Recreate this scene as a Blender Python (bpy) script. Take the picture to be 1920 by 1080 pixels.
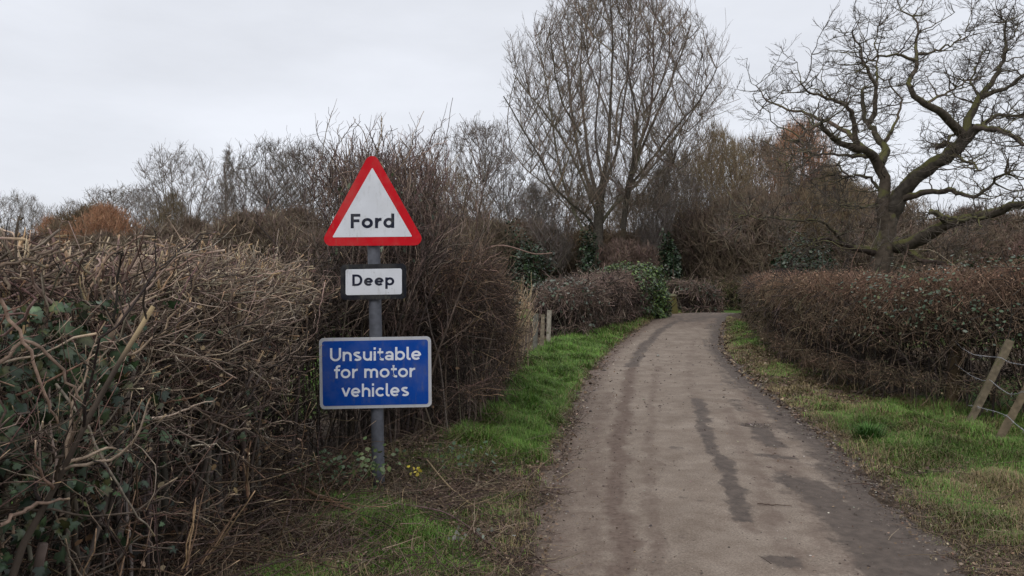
import bpy, math
import numpy as np
for o in list(bpy.data.objects):
    bpy.data.objects.remove(o)
SC = bpy.context.scene
COL = SC.collection
# ------------------------------------------------------------------ camera, sky, sun, exposure
F, HOR, EYE = 1450.0, 510.0, 1.6          # focal length and horizon row in photo pixels, eye height in metres
cam = bpy.data.cameras.new('camera'); cam_o = bpy.data.objects.new('camera', cam); COL.objects.link(cam_o)
cam.sensor_width = 36; cam.lens = 36 * F / 1920; cam.shift_y = -(540 - HOR) / 1920
cam.clip_start = 0.05; cam.clip_end = 3000
cam_o.location = (0, 0, EYE); cam_o.rotation_euler = (math.radians(90), 0, 0)
SC.camera = cam_o
SUN_EL, SUN_AZ = 48, 200                   # degrees; azimuth measured clockwise from +Y
w = bpy.data.worlds.new('World'); SC.world = w; w.use_nodes = True
nt = w.node_tree; nt.nodes.clear()
def nd(t, ty, **kw):
    n = t.nodes.new(ty)
    for k, v in kw.items():
        setattr(n, k, v)
    return n
out = nd(nt, 'ShaderNodeOutputWorld'); bg = nd(nt, 'ShaderNodeBackground'); bg.inputs[1].default_value = 0.1
sky = nd(nt, 'ShaderNodeTexSky', sky_type='NISHITA'); sky.sun_disc = False
sky.sun_elevation = math.radians(SUN_EL); sky.sun_rotation = math.radians(SUN_AZ)
tc = nd(nt, 'ShaderNodeTexCoord'); mp = nd(nt, 'ShaderNodeMapping'); mp.inputs['Scale'].default_value = (1.0, 1.0, 3.2)
nz = nd(nt, 'ShaderNodeTexNoise'); nz.inputs['Scale'].default_value = 1.9; nz.inputs['Detail'].default_value = 7; nz.inputs['Roughness'].default_value = 0.55
mr = nd(nt, 'ShaderNodeMapRange'); mr.inputs['From Min'].default_value = 0.3; mr.inputs['From Max'].default_value = 0.7
mr.inputs['To Min'].default_value = 7.7; mr.inputs['To Max'].default_value = 9.6
tint = nd(nt, 'ShaderNodeVectorMath', operation='SCALE'); tint.inputs[0].default_value = (0.955, 0.985, 1.06)
mx = nd(nt, 'ShaderNodeMix', data_type='RGBA'); mx.inputs[0].default_value = 0.94
L = nt.links.new
L(tc.outputs['Generated'], mp.inputs['Vector']); L(mp.outputs[0], nz.inputs['Vector']); L(nz.outputs['Fac'], mr.inputs['Value'])
L(mr.outputs[0], tint.inputs['Scale']); L(sky.outputs[0], mx.inputs[6]); L(tint.outputs[0], mx.inputs[7])
L(mx.outputs[2], bg.inputs[0]); L(bg.outputs[0], out.inputs[0])
sl = bpy.data.lights.new('sun', 'SUN'); sl.energy = 1.5; sl.angle = math.radians(40); sl.color = (1, 0.97, 0.93)
so = bpy.data.objects.new('sun', sl); COL.objects.link(so); so.location = (0, 0, 30)
so.rotation_euler = (math.radians(90 - SUN_EL), 0, math.radians(180 - SUN_AZ))
SC.view_settings.view_transform = 'Standard'; SC.view_settings.look = 'None'
SC.view_settings.exposure = 0; SC.view_settings.gamma = 1; SC.view_settings.use_curve_mapping = False
SC.cycles.max_bounces = 5; SC.cycles.diffuse_bounces = 3; SC.cycles.glossy_bounces = 2

# ------------------------------------------------------------------ helpers
R = np.random.default_rng(11)
def pt(px, py, d):                        # the point d metres ahead that the photo shows at (px, py)
    return np.array([(px - 960) / F * d, d, EYE + (HOR - py) / F * d])
def gp(px, py):                           # ground point seen at (px, py)
    d = F * EYE / (py - HOR)
    return ((px - 960) / F * d, d)
def norm(v):
    return v / np.maximum(np.linalg.norm(v, axis=-1, keepdims=True), 1e-9)
def lerp(a, b, t):
    return a + (b - a) * t
def sstep(a, b, x):
    t = np.clip((x - a) / (b - a), 0, 1)
    return t * t * (3 - 2 * t)
_vn = np.random.default_rng(5).random((256, 256))
def vnoise(x, y):
    x = np.asarray(x, float); y = np.asarray(y, float)
    i = np.floor(x).astype(int); j = np.floor(y).astype(int); u = x - i; v = y - j
    u = u * u * (3 - 2 * u); v = v * v * (3 - 2 * v)
    g = lambda a, b: _vn[a % 256, b % 256]
    return lerp(lerp(g(i, j), g(i + 1, j), u), lerp(g(i, j + 1), g(i + 1, j + 1), u), v)
def pal(colors, n, jit=0.18):             # n colours drawn from a palette, each a little lighter or darker
    c = np.array(colors)[R.integers(0, len(colors), n)]
    return np.clip(c * np.exp(R.normal(0, jit, (n, 1))) * np.exp(R.normal(0, 0.04, (n, 3))), 0.004, 0.9)

FLAT = ('reflective_sheeting', 'weathered_fence_timber', 'stone_chip', 'mossy_old_brick')
class Geo:
    def __init__(s):
        s.v, s.c, s.f, s.n = [], [], [], 0
    def add(s, v, c, faces):
        s.v.append(v.reshape(-1, 3)); s.c.append(np.broadcast_to(c, v.shape).reshape(-1, 3))
        for f in faces:
            s.f.append(f + s.n)
        s.n += v.reshape(-1, 3).shape[0]
    def tubes(s, P, Rd, col, sides=3, tip=None, cap=False):
        N, K, _ = P.shape
        if N == 0:
            return
        T = np.empty_like(P); T[:, 1:-1] = P[:, 2:] - P[:, :-2]; T[:, 0] = P[:, 1] - P[:, 0]; T[:, -1] = P[:, -1] - P[:, -2]
        T = norm(T)
        m = np.abs(norm(P[:, -1] - P[:, 0])); ref = np.eye(3)[np.argmin(m, axis=1)]
        n = norm(np.cross(T, ref[:, None, :])); b = np.cross(T, n)
        a = np.arange(sides) * 2 * math.pi / sides
        V = P[:, :, None, :] + Rd[:, :, None, None] * (np.cos(a)[:, None] * n[:, :, None, :] + np.sin(a)[:, None] * b[:, :, None, :])
        C = np.empty((N, K, 3)); C[:] = col[:, None, :] if np.ndim(col) == 2 else col
        if tip is not None:
            C[:, -1] = tip
        C = np.broadcast_to(C[:, :, None, :], V.shape)
        i = np.arange(N)[:, None, None] * K * sides + np.arange(K - 1)[None, :, None] * sides
        j = np.arange(sides)[None, None, :]; j2 = (j + 1) % sides
        q = np.stack([i + j, i + j2, i + sides + j2, i + sides + j], -1).reshape(-1, 4)
        fs = [q]
        if cap:
            fs.append(np.arange(N)[:, None] * K * sides + (K - 1) * sides + np.arange(sides)[None, :])
        s.add(V, C, fs)
    def cards(s, pos, nrm, up, size, shape, col, bend=0.25):     # leaves: little outlines bent along the midrib
        sh = np.array(shape); m = len(sh); N = len(pos)
        nrm = norm(nrm); up = norm(up - (up * nrm).sum(1, keepdims=True) * nrm); rt = np.cross(up, nrm)
        sz = np.asarray(size).reshape(-1, 1, 1)
        z = -bend * np.abs(sh[:, 0]) - bend * 0.5 * sh[:, 1] ** 2
        V = pos[:, None, :] + sz * (sh[None, :, 0:1] * rt[:, None, :] + sh[None, :, 1:2] * up[:, None, :] + z[None, :, None] * nrm[:, None, :])
        C = np.broadcast_to(col[:, None, :], V.shape)
        s.add(V, C, [np.arange(N)[:, None] * m + np.arange(m)[None, :]])
    def lobed(s, pos, nrm, up, size, shape, col, bend=.4, vein=1.9):    # leaves with a paler middle where the veins meet
        sh = np.array([(0, .22)] + list(shape)); m = len(sh); N = len(pos)
        nrm = norm(nrm); up = norm(up - (up * nrm).sum(1, keepdims=True) * nrm); rt = np.cross(up, nrm); sz = np.asarray(size).reshape(-1, 1, 1)
        z = -bend * np.abs(sh[:, 0]) ** 1.3 - bend * .6 * (sh[:, 1] - .2) ** 2
        V = pos[:, None, :] + sz * (sh[None, :, 0:1] * rt[:, None, :] + sh[None, :, 1:2] * up[:, None, :] + (z[None, :] * R.uniform(.3, 1.6, (N, 1)) + R.normal(0, .03, (N, m)))[..., None] * nrm[:, None, :])
        C = np.repeat(col[:, None, :], m, 1); C[:, 0] *= vein
        i = np.arange(N)[:, None] * m
        s.add(V, C, [i + np.array([0, 1 + k, 1 + (k + 1) % (m - 1)]) for k in range(m - 1)])
    def blades(s, p, phi, h, wd, lean, col):
        N = len(p); d = np.stack([np.cos(phi), np.sin(phi), 0 * phi], 1); sd = np.stack([-np.sin(phi), np.cos(phi), 0 * phi], 1)
        z = np.array([0, 0, 1.0]); h = h[:, None]; wd = wd[:, None]; lean = lean[:, None]
        m = p + d * h * lean * 0.35 + z * h * 0.62; t = p + d * h * lean + z * h * np.clip(1.05 - 0.55 * lean, 0.1, 1)
        V = np.stack([p - sd * wd, p + sd * wd, m + sd * wd * 0.75, m - sd * wd * 0.75, t], 1)
        i = np.arange(N)[:, None] * 5
        C = np.broadcast_to(col[:, None, :], V.shape)
        s.add(V, C, [i + np.array([0, 1, 2, 3]), i + np.array([3, 2, 4])])
    def box(s, lo, hi, col=(0.3, 0.3, 0.3)):
        x0, y0, z0 = lo; x1, y1, z1 = hi
        v = np.array([[x0, y0, z0], [x1, y0, z0], [x1, y1, z0], [x0, y1, z0], [x0, y0, z1], [x1, y0, z1], [x1, y1, z1], [x0, y1, z1]], float)
        s.add(v, np.array(col), [np.array([[0, 3, 2, 1], [4, 5, 6, 7], [0, 1, 5, 4], [1, 2, 6, 5], [2, 3, 7, 6], [3, 0, 4, 7]])])
    def mesh(s, name, mat, smooth=False):
        me = bpy.data.meshes.new(name)
        v = np.concatenate(s.v); c = np.concatenate(s.c)
        loops = np.concatenate([f.ravel() for f in s.f]).astype(np.int32)
        tot = np.concatenate([np.full(len(f), f.shape[1]) for f in s.f])
        st = np.concatenate([[0], np.cumsum(tot)[:-1]]).astype(np.int32)
        me.vertices.add(len(v)); me.vertices.foreach_set('co', v.astype(np.float32).ravel())
        me.loops.add(len(loops)); me.loops.foreach_set('vertex_index', loops)
        me.polygons.add(len(tot)); me.polygons.foreach_set('loop_start', st)
        at = me.attributes.new('tint', 'FLOAT_COLOR', 'POINT')
        at.data.foreach_set('color', np.concatenate([c, np.ones((len(c), 1))], 1).astype(np.float32).ravel())
        if mat.name in FLAT and not smooth:
            me.polygons.foreach_set('use_smooth', np.zeros(len(tot), bool))
        if smooth:
            me.polygons.foreach_set('use_smooth', np.ones(len(tot), bool))
        me.materials.append(mat); me.update(calc_edges=True)
        return me
    def obj(s, name, mat, parent=None, smooth=False):
        o = bpy.data.objects.new(name, s.mesh(name, mat, smooth)); COL.objects.link(o)
        if parent is not None:
            o.parent = parent
            if parent.type == 'EMPTY' or parent.parent is not None or parent.type == 'MESH':
                o.matrix_parent_inverse = world_of(parent).inverted()
        return o
from mathutils import Matrix, Vector, Euler
def world_of(o):
    m = Matrix.LocRotScale(o.location, o.rotation_euler, o.scale)
    return (world_of(o.parent) @ o.matrix_parent_inverse @ m) if o.parent else m
def tag(o, label, cat=None, group=None, kind=None):
    o['label'] = label
    if cat: o['category'] = cat
    if group: o['group'] = group
    if kind: o['kind'] = kind
    return o
def thing(name, label, cat, loc=(0, 0, 0), group=None):
    o = bpy.data.objects.new(name, None); COL.objects.link(o); o.location = loc; o.empty_display_size = 0.2
    return tag(o, label, cat, group)

# ---- strands: vectorised branch growth
def grow(base, dirs, Ln, r0, r1, K, wob, trop=(0, 0, 0)):
    N = len(base); P = np.empty((N, K, 3)); P[:, 0] = base; d = norm(dirs); st = (np.broadcast_to(Ln, N) / (K - 1))[:, None]
    tr = np.array(trop)
    for k in range(1, K):
        d = norm(d + R.normal(0, wob, (N, 3)) + tr); P[:, k] = P[:, k - 1] + d * st
    t = np.linspace(0, 1, K)[None, :]
    return P, lerp(np.broadcast_to(r0, N)[:, None], np.broadcast_to(r1, N)[:, None], t)
def spawn(P, Rd, n, t0, t1, ang, asd, up=0.0):
    N, K, _ = P.shape
    cnt = R.poisson(n, N) if np.isscalar(n) else R.poisson(n)
    ix = np.repeat(np.arange(N), cnt); M = len(ix)
    t = R.uniform(t0, t1, M); f = t * (K - 1); i = np.minimum(f.astype(int), K - 2); u = (f - i)[:, None]
    b = P[ix, i] * (1 - u) + P[ix, i + 1] * u; tg = norm(P[ix, i + 1] - P[ix, i])
    r = Rd[ix, i] * (1 - u[:, 0]) + Rd[ix, i + 1] * u[:, 0]
    pr = norm(np.cross(tg, R.normal(size=(M, 3)))); a = R.normal(ang, asd, M)[:, None]
    d = np.cos(a) * tg + np.sin(a) * pr; d[:, 2] += up
    ln = np.linalg.norm(np.diff(P, axis=1), axis=2).sum(1)[ix]
    return b, norm(d), ln, r, t, ix
def resample(pts, K):
    pts = np.array(pts, float); s = np.concatenate([[0], np.cumsum(np.linalg.norm(np.diff(pts, axis=0), axis=1))])
    t = np.linspace(0, s[-1], K)
    return np.stack([np.interp(t, s, pts[:, k]) for k in range(pts.shape[1])], 1)
def smooth_poly(pts, K, passes=2):
    q = resample(pts, K)
    for _ in range(passes):
        q[1:-1] = 0.25 * q[:-2] + 0.5 * q[1:-1] + 0.25 * q[2:]
    return q

# ------------------------------------------------------------------ materials
def pmat(name, rough=0.85, spec=0.3, nscale=40, namt=0.35, bump=0.0, moss=None, both=False, coords='Object'):
    m = bpy.data.materials.new(name); m.use_nodes = True; t = m.node_tree; b = t.nodes['Principled BSDF']
    at = nd(t, 'ShaderNodeAttribute', attribute_name='tint')
    tcn = nd(t, 'ShaderNodeTexCoord'); n = nd(t, 'ShaderNodeTexNoise'); n.inputs['Scale'].default_value = nscale; n.inputs['Detail'].default_value = 4
    t.links.new(tcn.outputs[coords], n.inputs['Vector'])
    r = nd(t, 'ShaderNodeMapRange'); r.inputs['From Min'].default_value = 0.25; r.inputs['From Max'].default_value = 0.75
    r.inputs['To Min'].default_value = 1 - namt; r.inputs['To Max'].default_value = 1 + namt
    t.links.new(n.outputs['Fac'], r.inputs['Value'])
    v = nd(t, 'ShaderNodeVectorMath', operation='SCALE'); t.links.new(at.outputs['Color'], v.inputs[0]); t.links.new(r.outputs[0], v.inputs['Scale'])
    src = v.outputs[0]
    if moss:
        g = nd(t, 'ShaderNodeNewGeometry'); sx = nd(t, 'ShaderNodeSeparateXYZ'); t.links.new(g.outputs['Normal'], sx.inputs[0])
        n2 = nd(t, 'ShaderNodeTexNoise'); n2.inputs['Scale'].default_value = moss[1]; n2.inputs['Detail'].default_value = 5
        t.links.new(tcn.outputs[coords], n2.inputs['Vector'])
        ad = nd(t, 'ShaderNodeMath', operation='MULTIPLY_ADD'); ad.inputs[1].default_value = 0.35
        t.links.new(sx.outputs['Z'], ad.inputs[0]); t.links.new(n2.outputs['Fac'], ad.inputs[2])
        r2 = nd(t, 'ShaderNodeMapRange'); r2.inputs['From Min'].default_value = moss[2]; r2.inputs['From Max'].default_value = moss[2] + 0.12
        t.links.new(ad.outputs[0], r2.inputs['Value'])
        mm = nd(t, 'ShaderNodeMix', data_type='RGBA'); t.links.new(r2.outputs[0], mm.inputs[0]); t.links.new(src, mm.inputs[6]); mm.inputs[7].default_value = (*moss[0], 1)
        src = mm.outputs[2]
    t.links.new(src, b.inputs['Base Color']); b.inputs['Roughness'].default_value = rough; b.inputs['Specular IOR Level'].default_value = spec
    if bump:
        bp = nd(t, 'ShaderNodeBump'); bp.inputs['Strength'].default_value = bump; bp.inputs['Distance'].default_value = 0.01
        t.links.new(n.outputs['Fac'], bp.inputs['Height']); t.links.new(bp.outputs[0], b.inputs['Normal'])
    return m
M_TWIG = pmat('twig_wood', 0.85, 0.2, 55, 0.5)
M_FARTWIG = pmat('distant_twig_wood', 0.9, 0.1, 1.5, 0.3)
M_BARK = pmat('rough_bark', 0.9, 0.15, 9, 0.45, 0.6)
M_OAKBARK = pmat('oak_bark', 0.92, 0.15, 6, 0.55, 1.0, moss=((0.105, 0.10, 0.04), 1.8, 0.62))
M_LEAF = pmat('evergreen_leaf', 0.33, 0.42, 60, 0.3)
M_DEADLEAF = pmat('dead_leaf', 0.8, 0.2, 60, 0.3)
M_GRASS = pmat('grass_blade', 0.6, 0.25, 3, 0.25)
M_STONE = pmat('stone_chip', 0.85, 0.3, 60, 0.3, 0.3)
M_FENCE = pmat('weathered_fence_timber', 0.85, 0.2, 22, 0.4, 0.4, moss=((0.10, 0.10, 0.04), 9, 0.66))
M_WIRE = pmat('galvanised_wire', 0.45, 0.5, 90, 0.3)

# ------------------------------------------------------------------ lane geometry and terrain
EY = [-6, 0, 2, 4.07, 6.82, 9, 12.2, 16, 21, 27, 31, 36, 45]
EL = [-.85, -.40, -.17, .07, .38, .71, 1.26, 2.1, 3.45, 5.3, 7.0, 10, 18]
ER = [.9, 1.7, 2.0, 2.36, 2.92, 3.22, 3.66, 4.35, 5.75, 7.5, 9.3, 12.5, 21]
_yy = np.linspace(-6, 45, 400)
def _sm(a):
    q = np.interp(_yy, EY, a)
    for _ in range(60):
        q[1:-1] = 0.25 * q[:-2] + 0.5 * q[1:-1] + 0.25 * q[2:]
    return q
_l, _r = _sm(EL), _sm(ER)
def XL(y): return np.interp(y, _yy, _l)
def XR(y): return np.interp(y, _yy, _r)
_by = np.linspace(-10, 90, 500); _bz = np.interp(_by, [-10, 14, 20, 26.5, 29, 33, 40, 60, 90], [0, 0, .03, .085, .06, -.2, -.6, -.7, -.7])
for _ in range(40):
    _bz[1:-1] = 0.25 * _bz[:-2] + 0.5 * _bz[1:-1] + 0.25 * _bz[2:]
def base_z(y): return np.interp(y, _by, _bz)
def ground_z(x, y):
    x = np.asarray(x, float); y = np.asarray(y, float)
    jag = (vnoise(x * 3.1 + 9, y * 3.1) - 0.5) * 0.22 + (vnoise(x * 11, y * 11 + 40) - 0.5) * 0.09
    a = XL(y) - x; b = x - XR(y); s = np.maximum(a, b)
    inlane = (y < 44)
    z = -0.06 + 0.08 * sstep(-0.1, 0.06, s + jag) + np.where(a > b, 0.125, 0.035) * sstep(0.05, 1.2, s)
    z = np.where(inlane, z, 0.0)
    bump = (vnoise(x * 1.3, y * 1.3) - 0.5) * 0.06 + (vnoise(x * 5, y * 5 + 7) - 0.5) * 0.03
    return base_z(y) + z + bump * sstep(0.1, 0.5, s) + (vnoise(x * .05 + 3, y * .05) - .5) * 0.5 * sstep(60, 120, np.abs(y) + np.abs(x))
def gz(x, y): return float(ground_z(x, y))

def mat_ground():
    m = bpy.data.materials.new('soil_litter_and_turf'); m.use_nodes = True; t = m.node_tree; b = t.nodes['Principled BSDF']; k = t.links.new
    g = nd(t, 'ShaderNodeNewGeometry')
    def noise(sc, det=6, ro=0.6):
        n = nd(t, 'ShaderNodeTexNoise'); n.inputs['Scale'].default_value = sc; n.inputs['Detail'].default_value = det; n.inputs['Roughness'].default_value = ro
        k(g.outputs['Position'], n.inputs['Vector']); return n.outputs['Fac']
    def ramp(f, a, c, p0, p1):
        r = nd(t, 'ShaderNodeValToRGB'); r.color_ramp.elements[0].position = p0; r.color_ramp.elements[1].position = p1
        r.color_ramp.elements[0].color = (*a, 1); r.color_ramp.elements[1].color = (*c, 1); k(f, r.inputs[0]); return r.outputs[0]
    def mix(f, a, c):
        q = nd(t, 'ShaderNodeMix', data_type='RGBA'); k(f, q.inputs[0]); k(a, q.inputs[6]); k(c, q.inputs[7]); return q.outputs[2]
    soil = ramp(noise(24), (0.035, 0.026, 0.02), (0.13, 0.095, 0.068), .3, .72)
    turf = ramp(noise(7), (0.05, 0.08, 0.02), (0.10, 0.17, 0.04), .3, .7)
    at = nd(t, 'ShaderNodeAttribute', attribute_name='tint'); sp = nd(t, 'ShaderNodeSeparateColor'); k(at.outputs['Color'], sp.inputs[0])
    ad = nd(t, 'ShaderNodeMath', operation='ADD'); k(sp.outputs[1], ad.inputs[0]); 
    sb = nd(t, 'ShaderNodeMath', operation='SUBTRACT'); k(noise(3), sb.inputs[0]); sb.inputs[1].default_value = 0.5; k(sb.outputs[0], ad.inputs[1])
    mr_ = nd(t, 'ShaderNodeMapRange'); mr_.inputs['From Min'].default_value = 0.38; mr_.inputs['From Max'].default_value = 0.62; k(ad.outputs[0], mr_.inputs['Value'])
    k(mix(mr_.outputs[0], soil, turf), b.inputs['Base Color']); b.inputs['Roughness'].default_value = 0.95; b.inputs['Specular IOR Level'].default_value = 0.15
    bp = nd(t, 'ShaderNodeBump'); bp.inputs['Strength'].default_value = 0.9; bp.inputs['Distance'].default_value = 0.03; k(noise(38), bp.inputs['Height']); k(bp.outputs[0], b.inputs['Normal'])
    return m
def left_bank(y):    # where the left verge grass gives way to hedge
    return np.interp(y, [0, 5.5, 6.5, 8, 9.3, 13.6, 17.2, 22.5, 28.5, 34], [-1.35, -1.3, -.75, -.3, -.12, .3, .95, 2.75, 5.0, 8])
def lushness(x, y):   # 0 bare litter .. 1 full green turf
    x = np.asarray(x, float); y = np.asarray(y, float)
    left = x < XL(y) + .02
    n = vnoise(x * 1.7, y * 1.7 + 13); n2 = vnoise(x * .6 + 5, y * .6)
    sl_ = sstep(-.05, .25, XL(y) - x)
    gl = sl_ * (sstep(5.3, 7.6, y + (x - .1) * 1.3) * .95 + .42 * sstep(.42, .7, n) + .30 * sstep(.36, .62, n2 * .5 + n * .5) * (1 - sstep(4.6, 5.6, y))) * sstep(-.15, .25, x - left_bank(y))
    tail = sstep(16, 22, y) * .25
    gl = np.clip(gl - tail, 0, 1)
    sr = sstep(.02, .4, x - XR(y))
    gr = sr * np.clip(.9 * sstep(5.4, 6.8, y + (n - .5) * 1.4) * (1 - sstep(7.8, 9.3, y + (3.6 - x) * .8)) + .45 * sstep(.5, .7, n) + .85 * sstep(14.5, 17, y) * (1 - sstep(21, 24, y)), 0, 1)
    field = sstep(0, .6, left_bank(y) - 2.0 - x) * .95
    far = sstep(32, 40, y) * .9
    return np.maximum(np.where(left, np.maximum(gl, field), gr), far)
xs = np.concatenate([-np.geomspace(900, 5, 40), np.arange(-4.6, -1.5, .15), np.arange(-1.5, 8.5, .055), np.geomspace(8.6, 900, 40)])
ys = np.concatenate([np.linspace(-40, 0, 12), np.arange(.5, 14, .06), np.arange(14, 34, .14), np.geomspace(34.4, 1400, 50)])
gx, gy = np.meshgrid(xs, ys); gzv = ground_z(gx, gy); lu = lushness(gx, gy)
G = Geo(); ny, nx = gx.shape
ii = (np.arange(ny - 1)[:, None] * nx + np.arange(nx - 1)[None, :]).ravel()
G.add(np.stack([gx, gy, gzv], -1), np.stack([lu] * 3, -1), [np.stack([ii, ii + 1, ii + nx + 1, ii + nx], 1)])
o = G.obj('ground', mat_ground(), smooth=True); tag(o, 'soil and turf ground of the verges and fields either side of the lane', 'ground', kind='structure')

# ---- lane surface
def mat_road():
    m = bpy.data.materials.new('muddy_worn_tarmac'); m.use_nodes = True; t = m.node_tree; b = t.nodes['Principled BSDF']; k = t.links.new
    g = nd(t, 'ShaderNodeNewGeometry')
    def noise(sc, det=5, ro=0.6, stretch=None):
        n = nd(t, 'ShaderNodeTexNoise'); n.inputs['Scale'].default_value = sc; n.inputs['Detail'].default_value = det; n.inputs['Roughness'].default_value = ro
        if stretch:
            mp_ = nd(t, 'ShaderNodeMapping'); mp_.inputs['Scale'].default_value = stretch; k(g.outputs['Position'], mp_.inputs[0]); k(mp_.outputs[0], n.inputs['Vector'])
        else:
            k(g.outputs['Position'], n.inputs['Vector'])
        return n.outputs['Fac']
    def ramp(f, a, c, p0, p1):
        r = nd(t, 'ShaderNodeValToRGB'); r.color_ramp.elements[0].position = p0; r.color_ramp.elements[1].position = p1
        r.color_ramp.elements[0].color = (*a, 1); r.color_ramp.elements[1].color = (*c, 1); k(f, r.inputs[0]); return r.outputs[0]
    def mix(f, a, c, bl='MIX'):
        q = nd(t, 'ShaderNodeMix', data_type='RGBA', blend_type=bl)
        if hasattr(f, 'links'): k(f, q.inputs[0])
        else: q.inputs[0].default_value = f
        k(a, q.inputs[6]); k(c, q.inputs[7]); return q.outputs[2]
    dry = ramp(noise(1.6, 6), (0.205, 0.162, 0.128), (0.280, 0.228, 0.184), .3, .7)
    agg = ramp(noise(85, 4, .8), (0.50,) * 3, (1.46,) * 3, .3, .72)
    agg = mix(1.0, agg, ramp(noise(4, 7, .65), (.80, .77, .75), (1.14, 1.16, 1.17), .32, .68), 'MULTIPLY')
    dry = mix(1.0, dry, agg, 'MULTIPLY')
    mud = ramp(noise(14, 6), (0.066, 0.050, 0.040), (0.135, 0.104, 0.084), .3, .75)
    brown = ramp(noise(30, 6), (0.10, 0.070, 0.055), (0.19, 0.14, 0.112), .3, .75)
    at = nd(t, 'ShaderNodeAttribute', attribute_name='tint'); sp = nd(t, 'ShaderNodeSeparateColor'); k(at.outputs['Color'], sp.inputs[0])
    nA = noise(5, 8, .7); nB = noise(22, 6, .7)
    nC = noise(2.0, 6, .6, (4.5, 1.1, 1))
    def fac(ch, lo, hi, amt):
        a_ = nd(t, 'ShaderNodeMath', operation='MULTIPLY_ADD'); k(nA, a_.inputs[0]); a_.inputs[1].default_value = amt; k(sp.outputs[ch], a_.inputs[2])
        c_ = nd(t, 'ShaderNodeMath', operation='MULTIPLY_ADD'); k(nC, c_.inputs[0]); c_.inputs[1].default_value = amt * .7; k(a_.outputs[0], c_.inputs[2])
        b_ = nd(t, 'ShaderNodeMath', operation='MULTIPLY_ADD'); k(nB, b_.inputs[0]); b_.inputs[1].default_value = amt * .7; k(c_.outputs[0], b_.inputs[2])
        r = nd(t, 'ShaderNodeMapRange'); r.inputs['From Min'].default_value = lo; r.inputs['From Max'].default_value = hi; k(b_.outputs[0], r.inputs['Value']); return r.outputs[0]
    fm = fac(0, 1.44, 1.74, 1.0); fb = fac(1, 1.30, 1.95, 1.0)
    c = mix(fb, dry, brown); c = mix(fm, c, mud); k(c, b.inputs['Base Color'])
    rr = nd(t, 'ShaderNodeMapRange'); rr.inputs['To Min'].default_value = .88; rr.inputs['To Max'].default_value = .62; k(fm, rr.inputs['Value']); k(rr.outputs[0], b.inputs['Roughness'])
    b.inputs['Specular IOR Level'].default_value = 0.25
    bp = nd(t, 'ShaderNodeBump'); bp.inputs['Strength'].default_value = 0.55; bp.inputs['Distance'].default_value = 0.012
    hs = nd(t, 'ShaderNodeMath', operation='ADD'); k(noise(95, 3, .7), hs.inputs[0]); k(noise(9, 5), hs.inputs[1]); k(hs.outputs[0], bp.inputs['Height']); k(bp.outputs[0], b.inputs['Normal'])
    return m
ry = np.concatenate([np.arange(-4, 3.5, .12), np.arange(3.5, 9, .025), np.arange(9, 16, .05), np.arange(16, 43, .12)])
ru = np.linspace(-.07, 1.07, 130)
rx = XL(ry)[:, None] + (XR(ry) - XL(ry))[:, None] * ru[None, :]; ryy = np.broadcast_to(ry[:, None], rx.shape)
def dist_poly(x, y, pts):
    best = np.full(x.shape, 1e9)
    for (x0, y0), (x1, y1) in zip(pts[:-1], pts[1:]):
        dx, dy = x1 - x0, y1 - y0; tt = np.clip(((x - x0) * dx + (y - y0) * dy) / (dx * dx + dy * dy + 1e-9), 0, 1)
        best = np.minimum(best, np.hypot(x - x0 - tt * dx, y - y0 - tt * dy))
    return best
_f = lambda a, b: sum((vnoise(rx * k + a, ryy * k * .7 + b) - .5) / w_ for k, w_ in ((2.2, 16.), (7, 17.), (19, 22.), (45, 45.)))
wx_, wy_ = rx + _f(3, 8), ryy + 1.6 * _f(50, 21)
mudA = np.zeros(rx.shape); brA = np.zeros(rx.shape)
MUD = [([(1308, 755), (1318, 800), (1340, 860), (1365, 910), (1388, 955), (1400, 985)], .075, .62),
       ([(1418, 800), (1440, 830), (1455, 842)], .10, .62), ([(1430, 861), (1478, 868)], .07, .6),
       ([(1490, 908), (1530, 930), (1580, 962), (1620, 1010), (1690, 1080), (1760, 1160)], .19, .74),
       ([(1375, 755), (1395, 775)], .08, .45), ([(1448, 1066), (1484, 1072)], .08, .62),
       ([(1265, 848), (1290, 852)], .05, .38), ([(1285, 944), (1315, 947)], .035, .34), ([(1285, 1022), (1300, 1024)], .03, .36),
       ([(1183, 690), (1205, 655), (1240, 622), (1280, 603)], .13, .55),
       ([(1290, 608), (1330, 600), (1355, 597)], .35, .5), ([(1320, 640), (1355, 690), (1375, 730)], .10, .40),
       ([(1345, 612), (1352, 640), (1370, 670)], .3, .5)]
BRN = [([(1235, 1085), (1222, 960), (1216, 860), (1222, 760), (1235, 690)], .05, .42), ([(1500, 1085), (1440, 960), (1395, 860), (1360, 770)], .07, .40), ([(1100, 1085), (1105, 960), (1110, 850), (1140, 740)], .09, .42), ([(1620, 1085), (1560, 1000), (1500, 920), (1440, 830), (1395, 740)], .12, .44), ([(1165, 1085), (1165, 985), (1155, 905), (1163, 800), (1178, 735), (1190, 680)], .08, .72),
       ([(1300, 640), (1290, 700), (1300, 755)], .06, .3), ([(1390, 980), (1412, 1010)], .06, .45)]
for px, hw, st in MUD:
    mudA = np.maximum(mudA, st * (1 - sstep(hw * .35, hw * 1.7, dist_poly(wx_, wy_, [gp(*p) for p in px]))))
for px, hw, st in BRN:
    brA = np.maximum(brA, st * (1 - sstep(hw * .3, hw * 1.8, dist_poly(wx_, wy_, [gp(*p) for p in px]))))
dl = rx - XL(ryy); dr = XR(ryy) - rx
mudA = np.maximum(mudA, .74 * (1 - sstep(.08, .55, dr + _f(9, 4))) ); brA = np.maximum(brA, .62 * (1 - sstep(.08, .40, dl)))
mudA = np.maximum(mudA, .42 * sstep(20, 25, ryy) * (1 - sstep(.3, 1.2, np.abs(dl - 1.1) )))
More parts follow.
